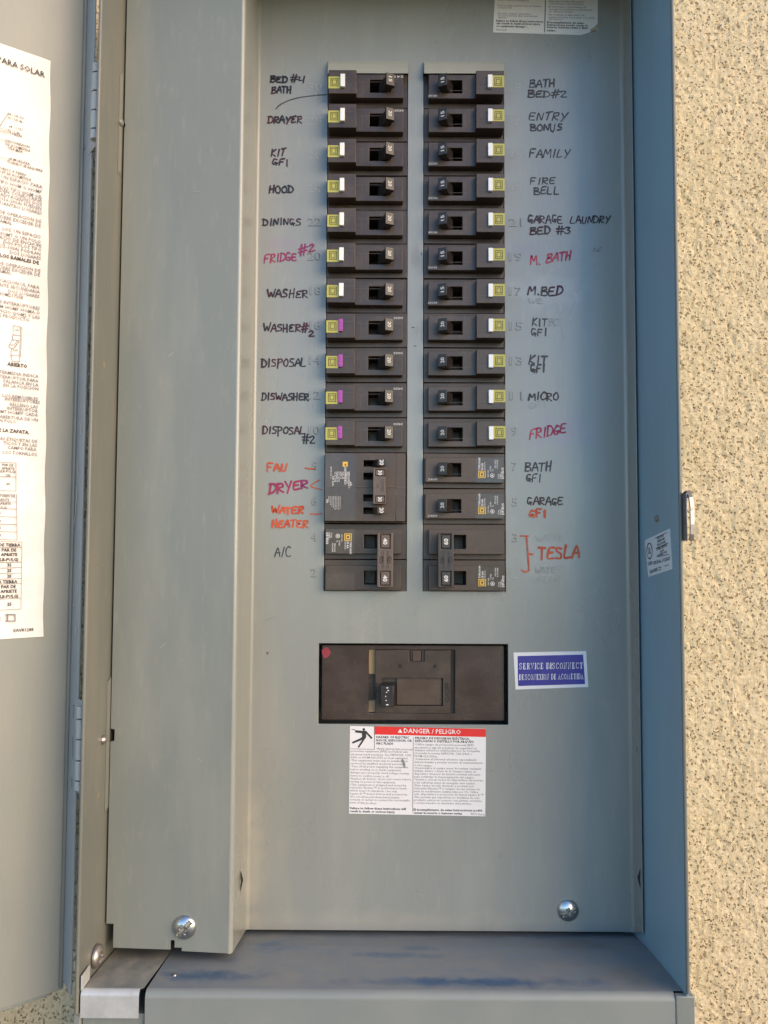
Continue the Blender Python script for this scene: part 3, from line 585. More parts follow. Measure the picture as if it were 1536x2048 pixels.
pts = [(-3.82, zc(1906)), (CV(365, 1)[0], zc(1902)), (CV(364, 1)[0] + 0, zc(1895)), (CV(349, 1)[0] + .06, zc(1895)), (CV(347, 1)[0] + .06, zc(1880)), (CV(340, 1)[0] + .06, zc(1880)), (CV(340, 1)[0] + .06, zc(1899)),
       (-6.68, zc(1896)), (-6.68, zc(1848)), (-6.86, zc(1848)), (-6.86, zc(1483)), (-6.76, zc(1482)), (-6.76, zc(1459)), (-6.86, zc(1458)), (-6.86, zc(257)), (-6.83, zc(250)), (-6.86, zc(243)), (-6.86, TOP - .1), (-3.82, TOP - .1)]
xn = PX(344, 1880, -1.91).x
pts[1] = (PX(363, 1900, -1.91).x, zc(1902)); pts[2] = (pts[1][0], zc(1895)); pts[3] = (xn + .06, zc(1895)); pts[4] = (xn + .06, zc(1880)); pts[5] = (xn - .04, zc(1880)); pts[6] = (xn - .04, zc(1899))
p = MB().prism([(x, -1.91, z) for x, z in pts], (0, .06, 0)); part('raised_side_cover', p, 'paint', df, .012)
# right flange
prof = [(6.63, -.004)] + arc(6.73, -.104, .10, math.pi / 2, 0, 6) + [(6.832, -.6), (6.84, -.66)]
part('right_flange', fold_sheet([(x, y) for x, y in prof], lambda x, y: -16.72 + .3 * min(1, -y / .6), TOP - .1), 'front', df, smooth=True, fix=False)
p = MB().box(6.828, 6.856, -.70, -.1, -16.4, TOP - .1); part('flange_edge', p, 'front', df, .008)
# diamond lances in both flanges
def lance(c, s):
    p = MB(); x, y, z = c
    p.add([(x, y - .02, z + .42), (x + s * .06, y, z + .05), (x, y + .16, z), (x, y - .02, z - .30), (x + s * .002, y - .13, z)], [(0, 1, 2), (1, 3, 2), (0, 4, 1), (1, 4, 3)])
    part('lance', p, 'front', df)
    p = MB(); p.add([(x + s * .012, y - .10, z + .32), (x + s * .07, y - .04, z + .05), (x + s * .012, y - .10, z - .25)], [(0, 1, 2)]); part('lance_slot', p, 'void', df, fix=False)
q = PXX(482, 1762, -3.715); lance((-3.718, q.y, q.z), 1)
q = PXX(1279, 1757, 6.827); lance((6.827, q.y, q.z), -1)
# lips pressed out above the breaker openings
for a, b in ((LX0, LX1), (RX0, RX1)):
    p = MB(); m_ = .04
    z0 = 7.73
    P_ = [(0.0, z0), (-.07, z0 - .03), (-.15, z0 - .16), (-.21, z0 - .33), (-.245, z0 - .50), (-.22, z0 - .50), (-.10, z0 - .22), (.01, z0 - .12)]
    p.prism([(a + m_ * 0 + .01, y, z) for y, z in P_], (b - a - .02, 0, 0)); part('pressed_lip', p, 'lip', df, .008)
# screws
q = PX(368, 1857, -1.98); part('screw', dome((q.x, -1.91, q.z), .29, .13, (0, -1, 0), [(.8, .24), (2.37, .12)], .085, .05), ['chrome', 'slottone'], df, smooth=True)
q = PX(1137, 1822, -.05); part('screw', dome((q.x, 0, q.z), .29, .13, (0, -1, 0), [(.42, .24), (1.99, .12)], .085, .05), ['chrome', 'slottone'], df, smooth=True)
# embossed circuit numbers
for n_ in range(30, 0, -1):
    left = n_ % 2 == 0; k = (30 - n_) / 2 if left else (29 - n_) / 2; z = 7 - k - .125
    xc = (-2.04 if n_ > 19 else -2.0 if n_ > 9 else -1.98) if left else (3.70 if n_ > 9 else 3.64)
    rot180 = n_ in (6, 2, 8) and False
    for ci, ch in enumerate(str(n_)):
        pass
    t1 = MB(); t2 = MB(); U = (1, 0, 0); V = (0, 0, 1)
    strong = n_ in (21, 19, 20, 22, 18, 16, 17, 15, 13, 11, 12, 14, 10, 8, 9, 7, 6, 5, 4, 3, 2)
    for k_, (mbx, off) in enumerate(((t1, .0), (t2, .014))):
        text(mbx, str(n_), (xc + off, -.003 - .003 * k_, z + off), U, V, .235, (.40 if (n_ > 19 or not left) else .33) if n_ > 9 else .17, (1 if strong else 2) if k_ == 0 else 0, 'c')
    o1 = part('embossed_number', t1, 'emb_lit2' if strong else 'emb_lit', df, fix=False)
    part('number_face', t2, 'front', o1, fix=False)
# handwriting
Hn = lambda *a, **k: hand(df, *a, **k)
Hn('BeD', 541, 575, 165, 13, wd=.045); Hn('#4', 581, 609, 164, 13, wd=.04); Hn('BATH', 543, 583, 187, 13, wd=.045, tilt=.02)
pen(df, [[(552, 218), (560, 210), (578, 201), (600, 195), (631, 191)], [(634, 190.5), (655, 189.5)]], 'mk_pen', .03, label='thin black pen arc under the topmost left name')
Hn('DRAYeR', 536, 604, 246, 13); Hn('KIT', 542, 570, 312, 15, slant=.15); Hn('gF1', 544, 577, 331, 13)
Hn('HOOD', 538, 587, 386, 14); Hn('DININgS', 526, 602, 450, 13); Hn('FRIDGE', 528, 594, 526, 16, 'mk_mag', tilt=.10)
Hn('#2', 598, 630, 512, 19, 'mk_mag', tilt=.35, grow=-3); Hn('WASHeR', 535, 616, 595, 15); Hn('WASHeR#', 527, 616, 663, 15); Hn('2', 617, 629, 673, 11)
Hn('DISPOSAL', 523, 612, 733, 15); Hn('DISWASHER', 523, 618, 800, 14); Hn('DISPOSAL', 525, 610, 868, 14); Hn('#2', 605, 630, 885, 15, tilt=-.1)
Hn('FAU', 534, 574, 942, 15, 'mk_or', wd=.05); pen(df, [[(611, 936), (620, 938), (630, 937)]], 'mk_or', .04)
Hn('DRYER', 538, 616, 988, 19, 'mk_mag', tilt=.17, wd=.062, grow=-.5); pen(df, [[(639, 960), (621, 972), (643, 979)]], 'mk_or', .036)
Hn('WATER', 543, 607, 1027, 13, 'mk_or', wd=.055); pen(df, [[(621, 1028), (632, 1028.5), (643, 1027)]], 'mk_or', .036); Hn('HEATeR', 544, 616, 1055, 14, 'mk_or', wd=.05)
Hn('A/C', 549, 582, 1113, 20, 'mk_black', wd=.03)
Hn('BATH', 1059, 1110, 175, 15, 'mk_black', wd=.035, tilt=.02); Hn('BED#2', 1056, 1134, 195, 13, 'mk_black', wd=.035)
Hn('ENTRY', 1057, 1132, 241, 15, 'mk_black', wd=.035, slant=.2); Hn('BONUS', 1061, 1125, 261, 13, 'mk_black', wd=.035)
Hn('FAMILY', 1058, 1139, 315, 16, 'mk_black', wd=.035, slant=.15); Hn('FIRE', 1060, 1110, 368, 13, 'mk_black', wd=.035, slant=.1); Hn('BELL', 1068, 1119, 388, 14, 'mk_black', wd=.035)
Hn('gARAgE', 1056, 1125, 446, 15, wd=.04); Hn('LAUNDRY', 1140, 1219, 446, 14, wd=.035, slant=.15); Hn('BED #3', 1060, 1142, 468, 14, wd=.042)
Hn('M.', 1061, 1082, 529, 18, 'mk_red', wd=.045); Hn('BATH', 1092, 1142, 525, 17, 'mk_red', tilt=.12, wd=.048, slant=.2)
Hn('M.BED', 1055, 1124, 590, 16, wd=.042, slant=.15); Hn('KIT', 1064, 1094, 652, 15, 'mk_black', wd=.04); Hn('gFI', 1062, 1094, 672, 14, 'mk_black', wd=.04)
Hn('KIT', 1057, 1094, 727, 16, 'mk_black', wd=.045, slant=.15); Hn('gFI', 1061, 1090, 744, 17, 'mk_black', wd=.045); Hn('MICRO', 1057, 1117, 800, 14, wd=.042)
Hn('FRIDGE', 1058, 1132, 880, 18, 'mk_red', tilt=.22, wd=.045, slant=.15)
Hn('BATH', 1050, 1103, 941, 17, 'mk_black', wd=.038, slant=.1); Hn('gFI', 1052, 1082, 964, 15, 'mk_black', wd=.036); Hn('gARAgE', 1054, 1126, 1010, 15, wd=.04); Hn('gFI', 1058, 1093, 1034, 15, 'mk_or', wd=.055)
pen(df, [[(1041, 1072), (1056, 1072)], [(1053, 1073), (1055, 1100), (1058, 1141)], [(1044, 1140), (1050, 1144), (1058, 1140)], [(1055, 1108), (1065, 1108.5)]], 'mk_or', .045, label='orange marker bracket joining the two lowest right circuits')
Hn('TESLA', 1077, 1158, 1116, 24, 'mk_or', wd=.062, slant=.1)
Hn('WATER', 1072, 1126, 1082, 12, 'mk_ghost', wd=.022); Hn('WATER', 1070, 1122, 1146, 13, 'mk_ghost', wd=.022); Hn('HATER', 1058, 1120, 1166, 13, 'mk_ghost', wd=.024)
Hn('GFI', 1057, 1092, 816, 12, 'mk_ghost', wd=.024); Hn('WE', 1057, 1086, 606, 10, 'mk_ghost', wd=.02); Hn('BED', 1096, 1128, 650, 12, 'mk_ghost', wd=.018)
pen(df, [[(1186, 503), (1189, 496), (1193, 502), (1197, 497), (1203, 494)], [(1192, 501), (1197, 504), (1201, 498)]], 'mk_pen', .014, name='scribble')
for (x, y, a, b) in ((535, 1306, .03, .05), (848, 545, .03, .05), (826, 655, .05, .02), (843, 508, .02, .05), (830, 692, .05, .02), (1206, 630, .01, .03)):
    q = PX(x, y); p = MB(); n = 7
    p.add([(q.x + math.cos(6.283 * k / n) * a * random.uniform(.6, 1.1), -.003, q.z + math.sin(6.283 * k / n) * b * random.uniform(.6, 1.1)) for k in range(n)], [tuple(range(n))]); part('scuff', p, 'dark', df, fix=False)

for k in range(26):                       # hairline scratches on panel and cover
    cov = k % 3 == 0; x, y = (random.uniform(250, 470), random.uniform(60, 1840)) if cov else (random.uniform(530, 1240), random.choice([random.uniform(20, 120), random.uniform(1190, 1280), random.uniform(1450, 1840), random.uniform(150, 1180)]))
    if not cov and 640 < x < 1230 and 120 < y < 1700: continue
    a = random.uniform(0, 3.14); l = random.uniform(5, 22); P_ = []
    for t in (0, .5, 1):
        q = PX(x + math.cos(a) * l * t + random.uniform(-1, 1), y + math.sin(a) * l * t, -1.912 if cov else 0); P_.append(q)
    mb = MB(); ribbon(mb, P_, random.uniform(.006, .013), YN); part('scratch', mb, 'scr' if k % 2 else 'scrd', df, fix=False)
# ================================================================== CIRCUIT BREAKERS (built in the left column's orientation, origin on the cell centre)
LC, RC = -.534, 2.227
def bpart(name, mb, m, parent, bevel=0, **k):
    me = mb.mesh(name, m, bevel, 2, k.get('smooth', False), None, k.get('fix', True)); o = obj(name, me, parent)
    if name == 'printed_rating': o['kind'] = 'stuff'
    return o
UDn, VR = (0, 0, -1), (1, 0, 0)       # text reads downwards
def rect(mb, x0, x1, z0, z1, y): mb.add([(x0, y, z0), (x1, y, z0), (x1, y, z1), (x0, y, z1)], [(0, 1, 2, 3)])
def frame(mb, x0, x1, z0, z1, y, t):
    rect(mb, x0, x1, z0, z0 + t, y); rect(mb, x0, x1, z1 - t, z1, y); rect(mb, x0, x0 + t, z0 + t, z1 - t, y); rect(mb, x1 - t, x1, z0 + t, z1 - t, y)
def toggle(z0=-.175, z1=.175, tipY=-.56, x=0.0, lowY=-.2):
    P_ = [(.30, .02), (.34, -.12), (.42, -.24), (.49, -.36), (.53, tipY - .02), (.765, tipY + .075), (.765, tipY + .14), (.70, tipY + .21), (.66, lowY + .03), (.60, .02)]
    return MB().prism([(px_ + x, py_, z0) for px_, py_ in P_], (0, 0, z1 - z0))
def make_afci(button):
    r = obj('circuit_breaker', None)
    b = MB(); b.block(-1.146, 1.146, -.492, .492, .03, 1.2, [(.06, .56, -.19, .19, .55)])
    b.block(-.335, 1.02, -.35, .35, -.22, .028, [(.06, .56, -.19, .19, None)])
    b.block(-1.105, -.31, -.345, .345, -.42, .07, [])
    bpart('body', b, 'brown', r, .014)
    ln = MB(); ln.box(-.30, 1.0, -.2235, -.21, .115, .122); ln.box(-1.09, -.33, -.4235, -.41, .12, .127); ln.box(-.15, -.143, -.2235, -.21, -.33, .11)
    bpart('mould_line', ln, 'groove', r)
    h = bpart('toggle_handle', toggle(), 'handle', r, .012)
    bt = MB(); 
    if button == 'white': bt.box(-.765, -.635, -.50, -.41, -.185, .185)
    else:
        bt.box(-.765, -.645, -.475, -.41, -.17, .175)
        for k in range(3): bt.box(-.745, -.665, -.485, -.47, -.13 + k * .10, -.07 + k * .10)
    bpart('test_button', bt, button, r, .012)
    e = MB(); e.box(-1.106, -.768, -.427, -.41, -.20, .145); em = bpart('emblem', e, 'yellow', r)
    l = MB(); y = -.4285; frame(l, -1.045, -.825, -.14, .10, y, .022); frame(l, -1.00, -.87, -.095, .055, y, .02); rect(l, -1.018, -1.0, .035, .055, y); rect(l, -.87, -.852, .035, .055, y)
    bpart('emblem_lines', l, 'olive', em, fix=False)
    return r
def rating(r, txt, tipY=-.576, x=.655, z=0.0, h=.10, w=.155, m='print'):
    sl = Vector((.235, .095, 0)).normalized(); t = MB(); text(t, txt, Vector((.6475, tipY + .0255, z)) - sl * (h / 2) + Vector((.375, -.927, 0)) * .004, UDn, sl, h, w, 2, 'c'); return bpart('rating_number', t, m, r, fix=False)
def datecode(r, txt, x=.8, z=.30, y=-.224):
    t = MB(); text(t, txt, (x + .1, y, z), (-1, 0, 0), (0, 0, -1), .055, .26, 0, 'c'); return bpart('date_code', t, 'print', r, fix=False)
def hom_print(r, z=0.0, y=-.2045):
    g_ = MB(); frame(g_, -.58, -.37, z + .02, z + .22, y, .022); frame(g_, -.535, -.415, z + .06, z + .18, y, .03); bpart('emblem', g_, 'gold', r, fix=False)
    t = MB()
    for tx, x, zz, h, wd, bo in (('TYPE HOM', -.43, -.0, .052, .34, 1), ('10 kA', -.51, .0, .055, .20, 1), ('ISSUE NO.', -.57, .0, .035, .23, 2), ('LISTED', -.73, .03, .035, .15, 2), ('CIRC. BKR.', -.66, .20, .03, .22, 2),
                                 ('UL', -.79, .03, .035, .06, 2), ('DP-4075', -1.085, .24, .06, .32, 1), ('SWD HACR', -.86, -.05, .04, .24, 2), ('120/240', -.92, -.05, .04, .24, 2), ('CU-AL', -.95, .24, .035, .14, 2), ('CLASS', -1.0, .24, .035, .14, 2), ('1 POLE', -1.03, .24, .035, .2, 2)):
        text(t, tx, (x, y, z + zz), UDn, VR, h, wd, bo)
    n = 14; c = (-.76, z + .15); R0, R1 = .06, .045
    V = [(c[0] + math.cos(6.2832 * i / n) * rr, y, c[1] + math.sin(6.2832 * i / n) * rr) for rr in (R0, R1) for i in range(n)]
    t.add(V, [(i, (i + 1) % n, n + (i + 1) % n, n + i) for i in range(n)]); rect(t, c[0] - .02, c[0] + .02, c[1] - .02, c[1] + .025, y)
    bpart('printed_rating', t, 'print', r, fix=False)
def make_hom():
    r = obj('circuit_breaker', None)
    b = MB(); b.block(-1.146, 1.146, -.492, .492, .03, 1.2, [(.10, .56, -.19, .19, .55)]); b.block(-1.08, 1.10, -.35, .35, -.20, .028, [(.10, .56, -.19, .19, None)])
    bpart('body', b, 'brown2', r, .013)
    ln = MB(); ln.box(-.12, 1.08, -.2035, -.19, .115, .121); ln.box(-.20, -.194, -.2035, -.19, -.1, .12)
    bpart('mould_line', ln, 'groove', r)
    lb = MB(); lb.box(-1.075, -.30, -.2035, -.19, -.345, .345); bpart('label_field', lb, 'gloss', r)
    bpart('toggle_handle', toggle(tipY=-.50), 'handle', r, .012); hom_print(r, 0, -.206)
    return r
afci = {'white': make_afci('white'), 'purple': make_afci('purple')}
hom = make_hom()
for o in (afci['white'], afci['purple'], hom): o.hide_render = False
used = set()
AFL = [(30, '15', 'white', 'the bed and bath name'), (28, '20', 'white', 'the misspelt dryer name'), (26, '20', 'white', 'the kit note'), (24, '20', 'white', 'the hood note'), (22, '20', 'white', 'the dinings note'),
       (20, '20', 'white', 'the magenta fridge note'), (18, '20', 'white', 'the washer note'), (16, '20', 'purple', 'the second washer note'), (14, '20', 'purple', 'the plain disposal note'), (12, '20', 'purple', 'the dishwasher note'), (10, '20', 'purple', 'the disposal two note')]
AFR = [(29, '15', '24184', 'the bath and bed two note'), (27, '15', '', 'the entry bonus note'), (25, '15', '22283', 'the family note'), (23, '15', '24184', 'the fire bell note'), (21, '15', '24184', 'the garage laundry note'), (19, '15', '24185', 'the crimson bath note'),
       (17, '15', '24184', 'the bed note numbered 17'), (15, '20', '', 'the kit note just below 17'), (13, '20', '', 'the kit note just above micro'), (11, '20', '', 'the micro note'), (9, '20', '', 'the crimson fridge note')]
def place(proto, right, znum, rating_, label, group, date=None, dims=-.56):
    r = proto if proto.name not in used else copy_tree(proto); used.add(proto.name)
    # a copy carries the first one's numbers: remove them
    for ch in list(r.children):
        if ch.name.split('.')[0] in ('rating_number', 'date_code'): bpy.data.objects.remove(ch)
    r.location = Vector((RC if right else LC, 0, znum - .13)) * I
    r.rotation_euler = (random.uniform(-.006, .006), (math.pi if right else 0) + random.uniform(-.004, .004), random.uniform(-.004, .004))
    r['label'] = label; r['category'] = 'circuit breaker'; r['group'] = group
    r.location.y += random.uniform(-.02, .02) * I; r.location.z += random.uniform(-.008, .008) * I
    rating(r, rating_, dims)
    if date: datecode(r, date)
    return r
for n_, rt, bt, nm in AFL:
    place(afci[bt], False, 7 - (30 - n_) / 2, rt, f'black breaker marked {rt} with {bt} test button beside {nm}', 'arc fault breakers with test buttons', '24255' if n_ <= 16 else ('241' if n_ == 30 else ('24229' if n_ == 28 else None)))
for n_, rt, dt, nm in AFR:
    place(afci['white'], True, 7 - (29 - n_) / 2, rt, f'black right column breaker marked {rt}, white button, beside {nm}', 'arc fault breakers with test buttons', dt or None)
for n_, nm in ((7, 'the black bath note'), (5, 'the garage note with orange letters')):
    place(hom, True, 7 - (29 - n_) / 2, '20', f'brown printed single breaker marked 20 beside {nm}', 'plain printed single breakers', '2409', -.50)

def two_pole(right, z, rt, tie, printed_top, label):
    r = thing('double_breaker', (RC if right else LC, 0, z), label, 'circuit breaker', 'double breakers with joined handles')
    if right: r.rotation_euler = (0, math.pi, 0)
    s = -1 if right else 1
    b = MB()
    b.block(-1.146, 1.146, .008, .99, .03, 1.2, [(-.03, .56, .31, .69, .55)]); b.block(-1.146, 1.146, -.99, -.008, .03, 1.2, [(-.03, .56, -.69, -.31, .55)])
    for c in (.5, -.5): b.block(-1.09, 1.0, c - .34, c + .34, -.20, .028, [(-.03, .56, c - .19, c + .19, None)])
    bpart('body', b, 'brown2' if right else 'brown', r, .013)
    lb = MB(); c = .5; lb.box(-1.085, -.30, -.2035, -.19, c - .335, c + .335); bpart('label_field', lb, 'gloss', r); hom_print(r, c, -.206)
    if not right:
        q = MB(); q.box(-1.085, -.28, -.2035, -.19, -.5 - .335, -.5 + .12); bpart('smooth_patch', q, 'gloss', r)
    for c in (.5, -.5):
        h = bpart('toggle_handle', toggle(c - .175, c + .175, -.56, -.03), 'handle', r, .01)
    T = MB(); x0, x1 = .34, .775
    T.block(x0, x1, -.735, .735, -.63, -.40, [(x0 + .075, x1 - .075, c - .20, c + .20, -.56) for c in (.5, -.5)])
    bpart('handle_tie', T, tie, r, .02)
    for c in (.5, -.5):
        q = MB(); q.box(x0 + .105, x1 - .105, -.625, -.55, c - .17, c + .17); k = bpart('rating_tab', q, tie if not right else 'tie2', r, .012)
        t = MB(); text(t, rt, ((x0 + x1) / 2 - .055, -.629, c), UDn, VR, .11, .17, 1, 'c'); bpart('rating_number', t, 'print', k, fix=False)
    t = MB(); xm = (x0 + x1) / 2
    for tx, x, wd in (('COMMON', xm - .10, .46), ('TRIP', xm - .17, .22)): text(t, tx, (x, -.6315, 0), UDn, VR, .065, wd, 2, 'c')
    for tx, x, wd in (('COMMON', xm + .10, .46), ('TRIP', xm + .17, .22)): text(t, tx, (x, -.6315, 0), (0, 0, 1), (-1, 0, 0), .065, wd, 2, 'c')
    bpart('moulded_text', t, 'void', r, fix=False)
    return r
two_pole(False, -6.63, '40', 'tie', True, 'double breaker marked 40 with brown joined handle beside the thin black letters')
two_pole(True, -6.63, '60', 'tie2', False, 'double breaker marked 60 with black joined handle beside the orange bracket')

# quad breaker
qd = thing('quad_breaker', (LC, 0, -4.63), 'flat brown four handle breaker marked 20 and 30 beside the magenta dryer note', 'circuit breaker')
b = MB()
sl = [(-.055, .30, .72 - .09, .72 + .09, .1), (-.055, .30, .33 - .10, .33 + .09, .1), (-.055, .30, -.38, -.19, .1), (-.055, .30, -.72, -.54, .1)]
sl = [(-.055, .34, .565, .745, .6), (-.055, .34, .205, .395, .6), (-.055, .34, -.395, -.205, .6), (-.055, .34, -.745, -.565, .6)]
b.block(-1.12, .84, .003, .945, -.35, 1.2, sl[:2]); b.block(-1.12, .84, -.945, -.003, -.35, 1.2, sl[2:]); b.block(.842, 1.11, -.945, .945, -.33, 1.2); b.block(-1.13, 1.12, .947, .985, .03, 1.2); b.block(-1.13, 1.12, -.985, -.947, .03, 1.2)
bpart('body', b, 'brown2', qd, .010)
bpart('label_field', MB().box(-1.11, -.27, -.3535, -.34, -.93, .93), 'gloss', qd)
for c, tp in ((.655, -.60), (-.655, -.60)):
    P_ = [(.18, .05), (.22, -.36), (.30, -.52), (.34, tp), (.56, tp - .01), (.56, tp + .08), (.45, -.36), (.42, .05)]
    h = bpart('toggle_handle', MB().prism([(x, y, c - .09) for x, y in P_], (0, 0, .18)), 'handle' if c > 0 else 'brown2', qd, .008)
    t = MB(); text(t, '20', (.40, tp - .014, c), UDn, VR, .105, .15, 1, 'c'); bpart('rating_number', t, 'print', h, fix=False)
for c in (.3, -.3):
    P_ = [(.22, .05), (.26, -.40), (.40, -.60), (.50, -.60), (.50, -.36), (.44, .05)]
    bpart('toggle_handle', MB().prism([(x, y, c - .09) for x, y in P_], (0, 0, .18)), 'handle', qd, .008)
T = MB(); T.block(.22, .57, -.49, .49, -.72, -.50, [(.275, .54, .27, .45, -.66), (.275, .54, -.45, -.27, -.66)]); bpart('handle_tie', T, 'tie', qd, .016)
for c in (.36, -.36):
    k = bpart('rating_tab', MB().box(.29, .525, -.715, -.65, c - .075, c + .075), 'tie', qd, .008)
    t = MB(); text(t, '30', (.36, -.719, c), UDn, VR, .10, .13, 1, 'c'); bpart('rating_number', t, 'print', k, fix=False)
t = MB(); text(t, 'LISTED', (.43, -.7225, 0), UDn, VR, .08, .34, 1, 'c'); text(t, 'OFF', (.31, -.7225, 0), UDn, VR, .06, .12, 1, 'c'); bpart('moulded_text', t, 'brown', qd, fix=False)
t = MB()
text(t, 'HOMT2030', (-.57, -.356, .62), UDn, VR, .045, .46, 1)
for i, (tx, z1, wd) in enumerate((('REPLACEMENT', .42, .46), ('TYPE HOMT', .42, .34), ('INDEPENDENT', .56, .50), ('ISSUE', .42, .20), ('LISTED 2 A', .42, .20), ('DP-4075', .42, .28), ('120/240 V', .42, .28), ('CU-AL WIRE', .42, .28), ('10 kA', .30, .28), ('ISSUE NO. 1', .56, .32))):
    text(t, tx, (-.50 - i * .055 + .03, -.356, z1), UDn, VR, .035, wd, 2 if i % 2 else 1)
text(t, 'UL', (-.42, -.356, .12), UDn, VR, .05, .10, 1)
for i, wd in enumerate((.42, .46, .44, .46, .40, .36, .30, .20)): text(t, 'independent trip breaker only', (-.70 - i * .045, -.356, -.26), UDn, VR, .026, wd * .8, 2)
text(t, 'ON', (-1.07, -.356, -.34), UDn, VR, .04, .10, 1)
frame(t, -.47, -.40, .03, .14, -.356, .012)
bpart('printed_rating', t, 'print', qd, fix=False)
g_ = MB(); rect(g_, -.63, -.49, .56, .70, -.356); bpart('emblem', g_, 'gold', qd, fix=False)
g_ = MB(); rect(g_, -.575, -.545, .615, .645, -.358); bpart('emblem_lines', g_, 'brown', qd, fix=False)
g_ = MB()
zz = 0; pts = [(-1.11, .0), (-.95, .004), (-.85, -.015), (-.72, -.022), (-.58, .005), (-.42, .0), (-.30, .012), (-.26, .05)]
ribbon(g_, [(x, -.3545, z + .01) for x, z in pts], .014, YN); ribbon(g_, [(-.25, -.352, .006), (.22, -.352, .006)], .018, YN); ribbon(g_, [(.58, -.352, .006), (.84, -.352, .006), (.95, -.335, .0), (1.1, -.335, .0)], .018, YN)
ribbon(g_, [(.86, -.335, -.08), (.85, -.335, -.22)], .02, YN)
bpart('seam', g_, 'groove', qd, fix=False)

# ================================================================== MAIN BREAKER
mz = -10.04
mbk = thing('main_breaker', (.83, 0, mz), 'wide dark brown main breaker with black handle in the framed opening below the others', 'main breaker')
F0 = .20; b = MB()
b.block(-1.74, 3.36, -11.10, -9.03, F0, 1.2, [(-.43, 1.99, -10.91, -9.15, F0 + .14)]); part('body', b, 'gloss', mbk, .012)
b = MB(); b.block(-.24, 1.86, -10.90, -9.16, F0 - .03, F0 + .2, [(-.06, 1.645, -10.70, -9.93, F0 + .12), (.69, 1.14, -9.47, -9.16, F0 + .03)])
part('center_block', b, 'brown', mbk, .01)
b = MB(); b.box(.80, 1.03, F0 - .05, F0 + .06, -9.46, -9.17); b.box(.76, .78, F0 - .035, F0 + .05, -9.47, -9.17); b.box(1.06, 1.075, F0 - .035, F0 + .05, -9.47, -9.17); part('lock_tab', b, 'brown2', mbk, .01)
for z0, z1 in ((-9.84, -9.16), (-10.90, -10.58)): part('tan_strip', MB().box(-.425, -.245, F0 + .10, F0 + .138, z0, z1), 'amber', mbk)
b = MB(); b.box(.36, 1.63, F0 + .05, F0 + .115, -10.69, -9.94); part('slide_cover', b, 'brown2', mbk, .01)
b = MB(); b.prism([(-.055, F0 + .12, -10.64), (-.075, -.10, -10.64), (-.09, -.30, -10.64), (.27, -.30, -10.64), (.29, -.10, -10.64), (.33, F0 + .12, -10.64)], (0, 0, .58)); 
hd = part('breaker_handle', b, 'handle', mbk, .02)
b = MB()
for z_, w_, x_ in ((-10.12, .05, .07), (-10.19, .04, .10), (-10.24, .035, .06), (-10.35, .025, .04), (-10.46, .025, .05), (-10.575, .07, .06)): b.box(x_, x_ + w_, -.304, -.29, z_ - .012, z_ + .012)
part('paint_speck', b, 'white', hd)
for x_ in (.447, 1.422):
    b = MB().cyl((x_, F0 - .034, -9.60), (x_, F0 - .01, -9.60), .055, 14); part('screw_hole', b, 'void', mbk)
b = MB(); text(b, 'I/ON', (-.20, F0 - .034, -10.28), (0, 0, 1), (-1, 0, 0), .09, .42, 1, 'c'); text(b, 'O/OFF', (1.83, F0 - .034, -10.32), (0, 0, 1), (-1, 0, 0), .12, .55, 1, 'c')
part('moulded_text', b, 'void', mbk, fix=False)
q = PX(652, 1305, F0); b = MB(); n = 18
b.add([(q.x + math.cos(6.283 * k / n) * .125 * random.uniform(.85, 1.08), F0 - .006, q.z + math.sin(6.283 * k / n) * .155 * random.uniform(.85, 1.05)) for k in range(n)], [tuple(range(n))]); part('paint_dab', b, 'magdot', mbk, fix=False, label='round red paint dab in the upper left corner')

# ================================================================== STICKERS
def sticker(name, label, corners, m, plane, nrm, t=.007, cat='sticker'):
    P_ = [plane(*c) for c in corners]; o = P_[0]
    th_ = thing(name, o, label, cat); p = MB(); p.prism([q + nrm * t for q in P_], -nrm * (t - .001)); part('sheet', p, m, th_); return th_
def lift(plane, nrm, k): return lambda x, y: plane(x, y) + nrm * k
def flat(mb, cs, plane): mb.add([plane(*c) for c in cs], [tuple(range(len(cs)))])
DFp = lambda x, y: PX(x, y, 0.0)
# danger sticker; positions inside it are read on a 4.955x enlargement whose corner is (680, 1440)
st = sticker('danger_sticker', 'white danger sticker with red heading and small print below the main breaker', [(700, 1452), (972, 1457.5), (970.5, 1632.5), (698, 1627)], 'paper', DFp, YN)
Z = 4.955
def zp(x, y): return (680 + x / Z, 1440 + y / Z)
PL = lift(DFp, YN, .010); PL2 = lift(DFp, YN, .0125)
b = MB(); flat(b, [zp(345, 62), zp(1446, 88), zp(1445, 168), zp(345, 143)], PL); part('red_heading', b, 'red', st, fix=False)
b = MB(); tpx(b, 'DANGER / PELIGRO', zp(632, 126), zp(1198, 140), 9.0, PL2, 2); flat(b, [zp(573, 124), zp(618, 126), zp(596, 86)], PL2); part('heading_text', b, 'paper', st, fix=False)
b = MB()
for tx, y, x0, x1 in (('HAZARD OF ELECTRIC', 178, 358, 685), ('SHOCK, EXPLOSION, OR', 210, 356, 712), ('ARC FLASH', 240, 356, 524)): tpx(b, tx, zp(x0, y), zp(x1, y + 5), 4.4, PL, 1)
for tx, y, x0, x1 in (('PELIGRO DE DESCARGA ELÉCTRICA,', 187, 745, 1284), ('EXPLOSIÓN O DESTELLO POR ARQUEO', 217, 745, 1327), ('El incumplimiento de estas instrucciones podrá', 897, 728, 1408), ('causar la muerte o lesiones serias.', 927, 728, 1215)): tpx(b, tx, zp(x0, y), zp(x1, y + 9), 4.4, PL, 1)
for tx, y, x0, x1 in (('Failure to follow these instructions will', 882, 98, 652), ('result in death or serious injury', 912, 98, 545)): tpx(b, tx, zp(x0, y), zp(x1, y + 9), 4.4, PL, 1)
part('bold_text', b, 'ink', st, fix=False)
b = MB()
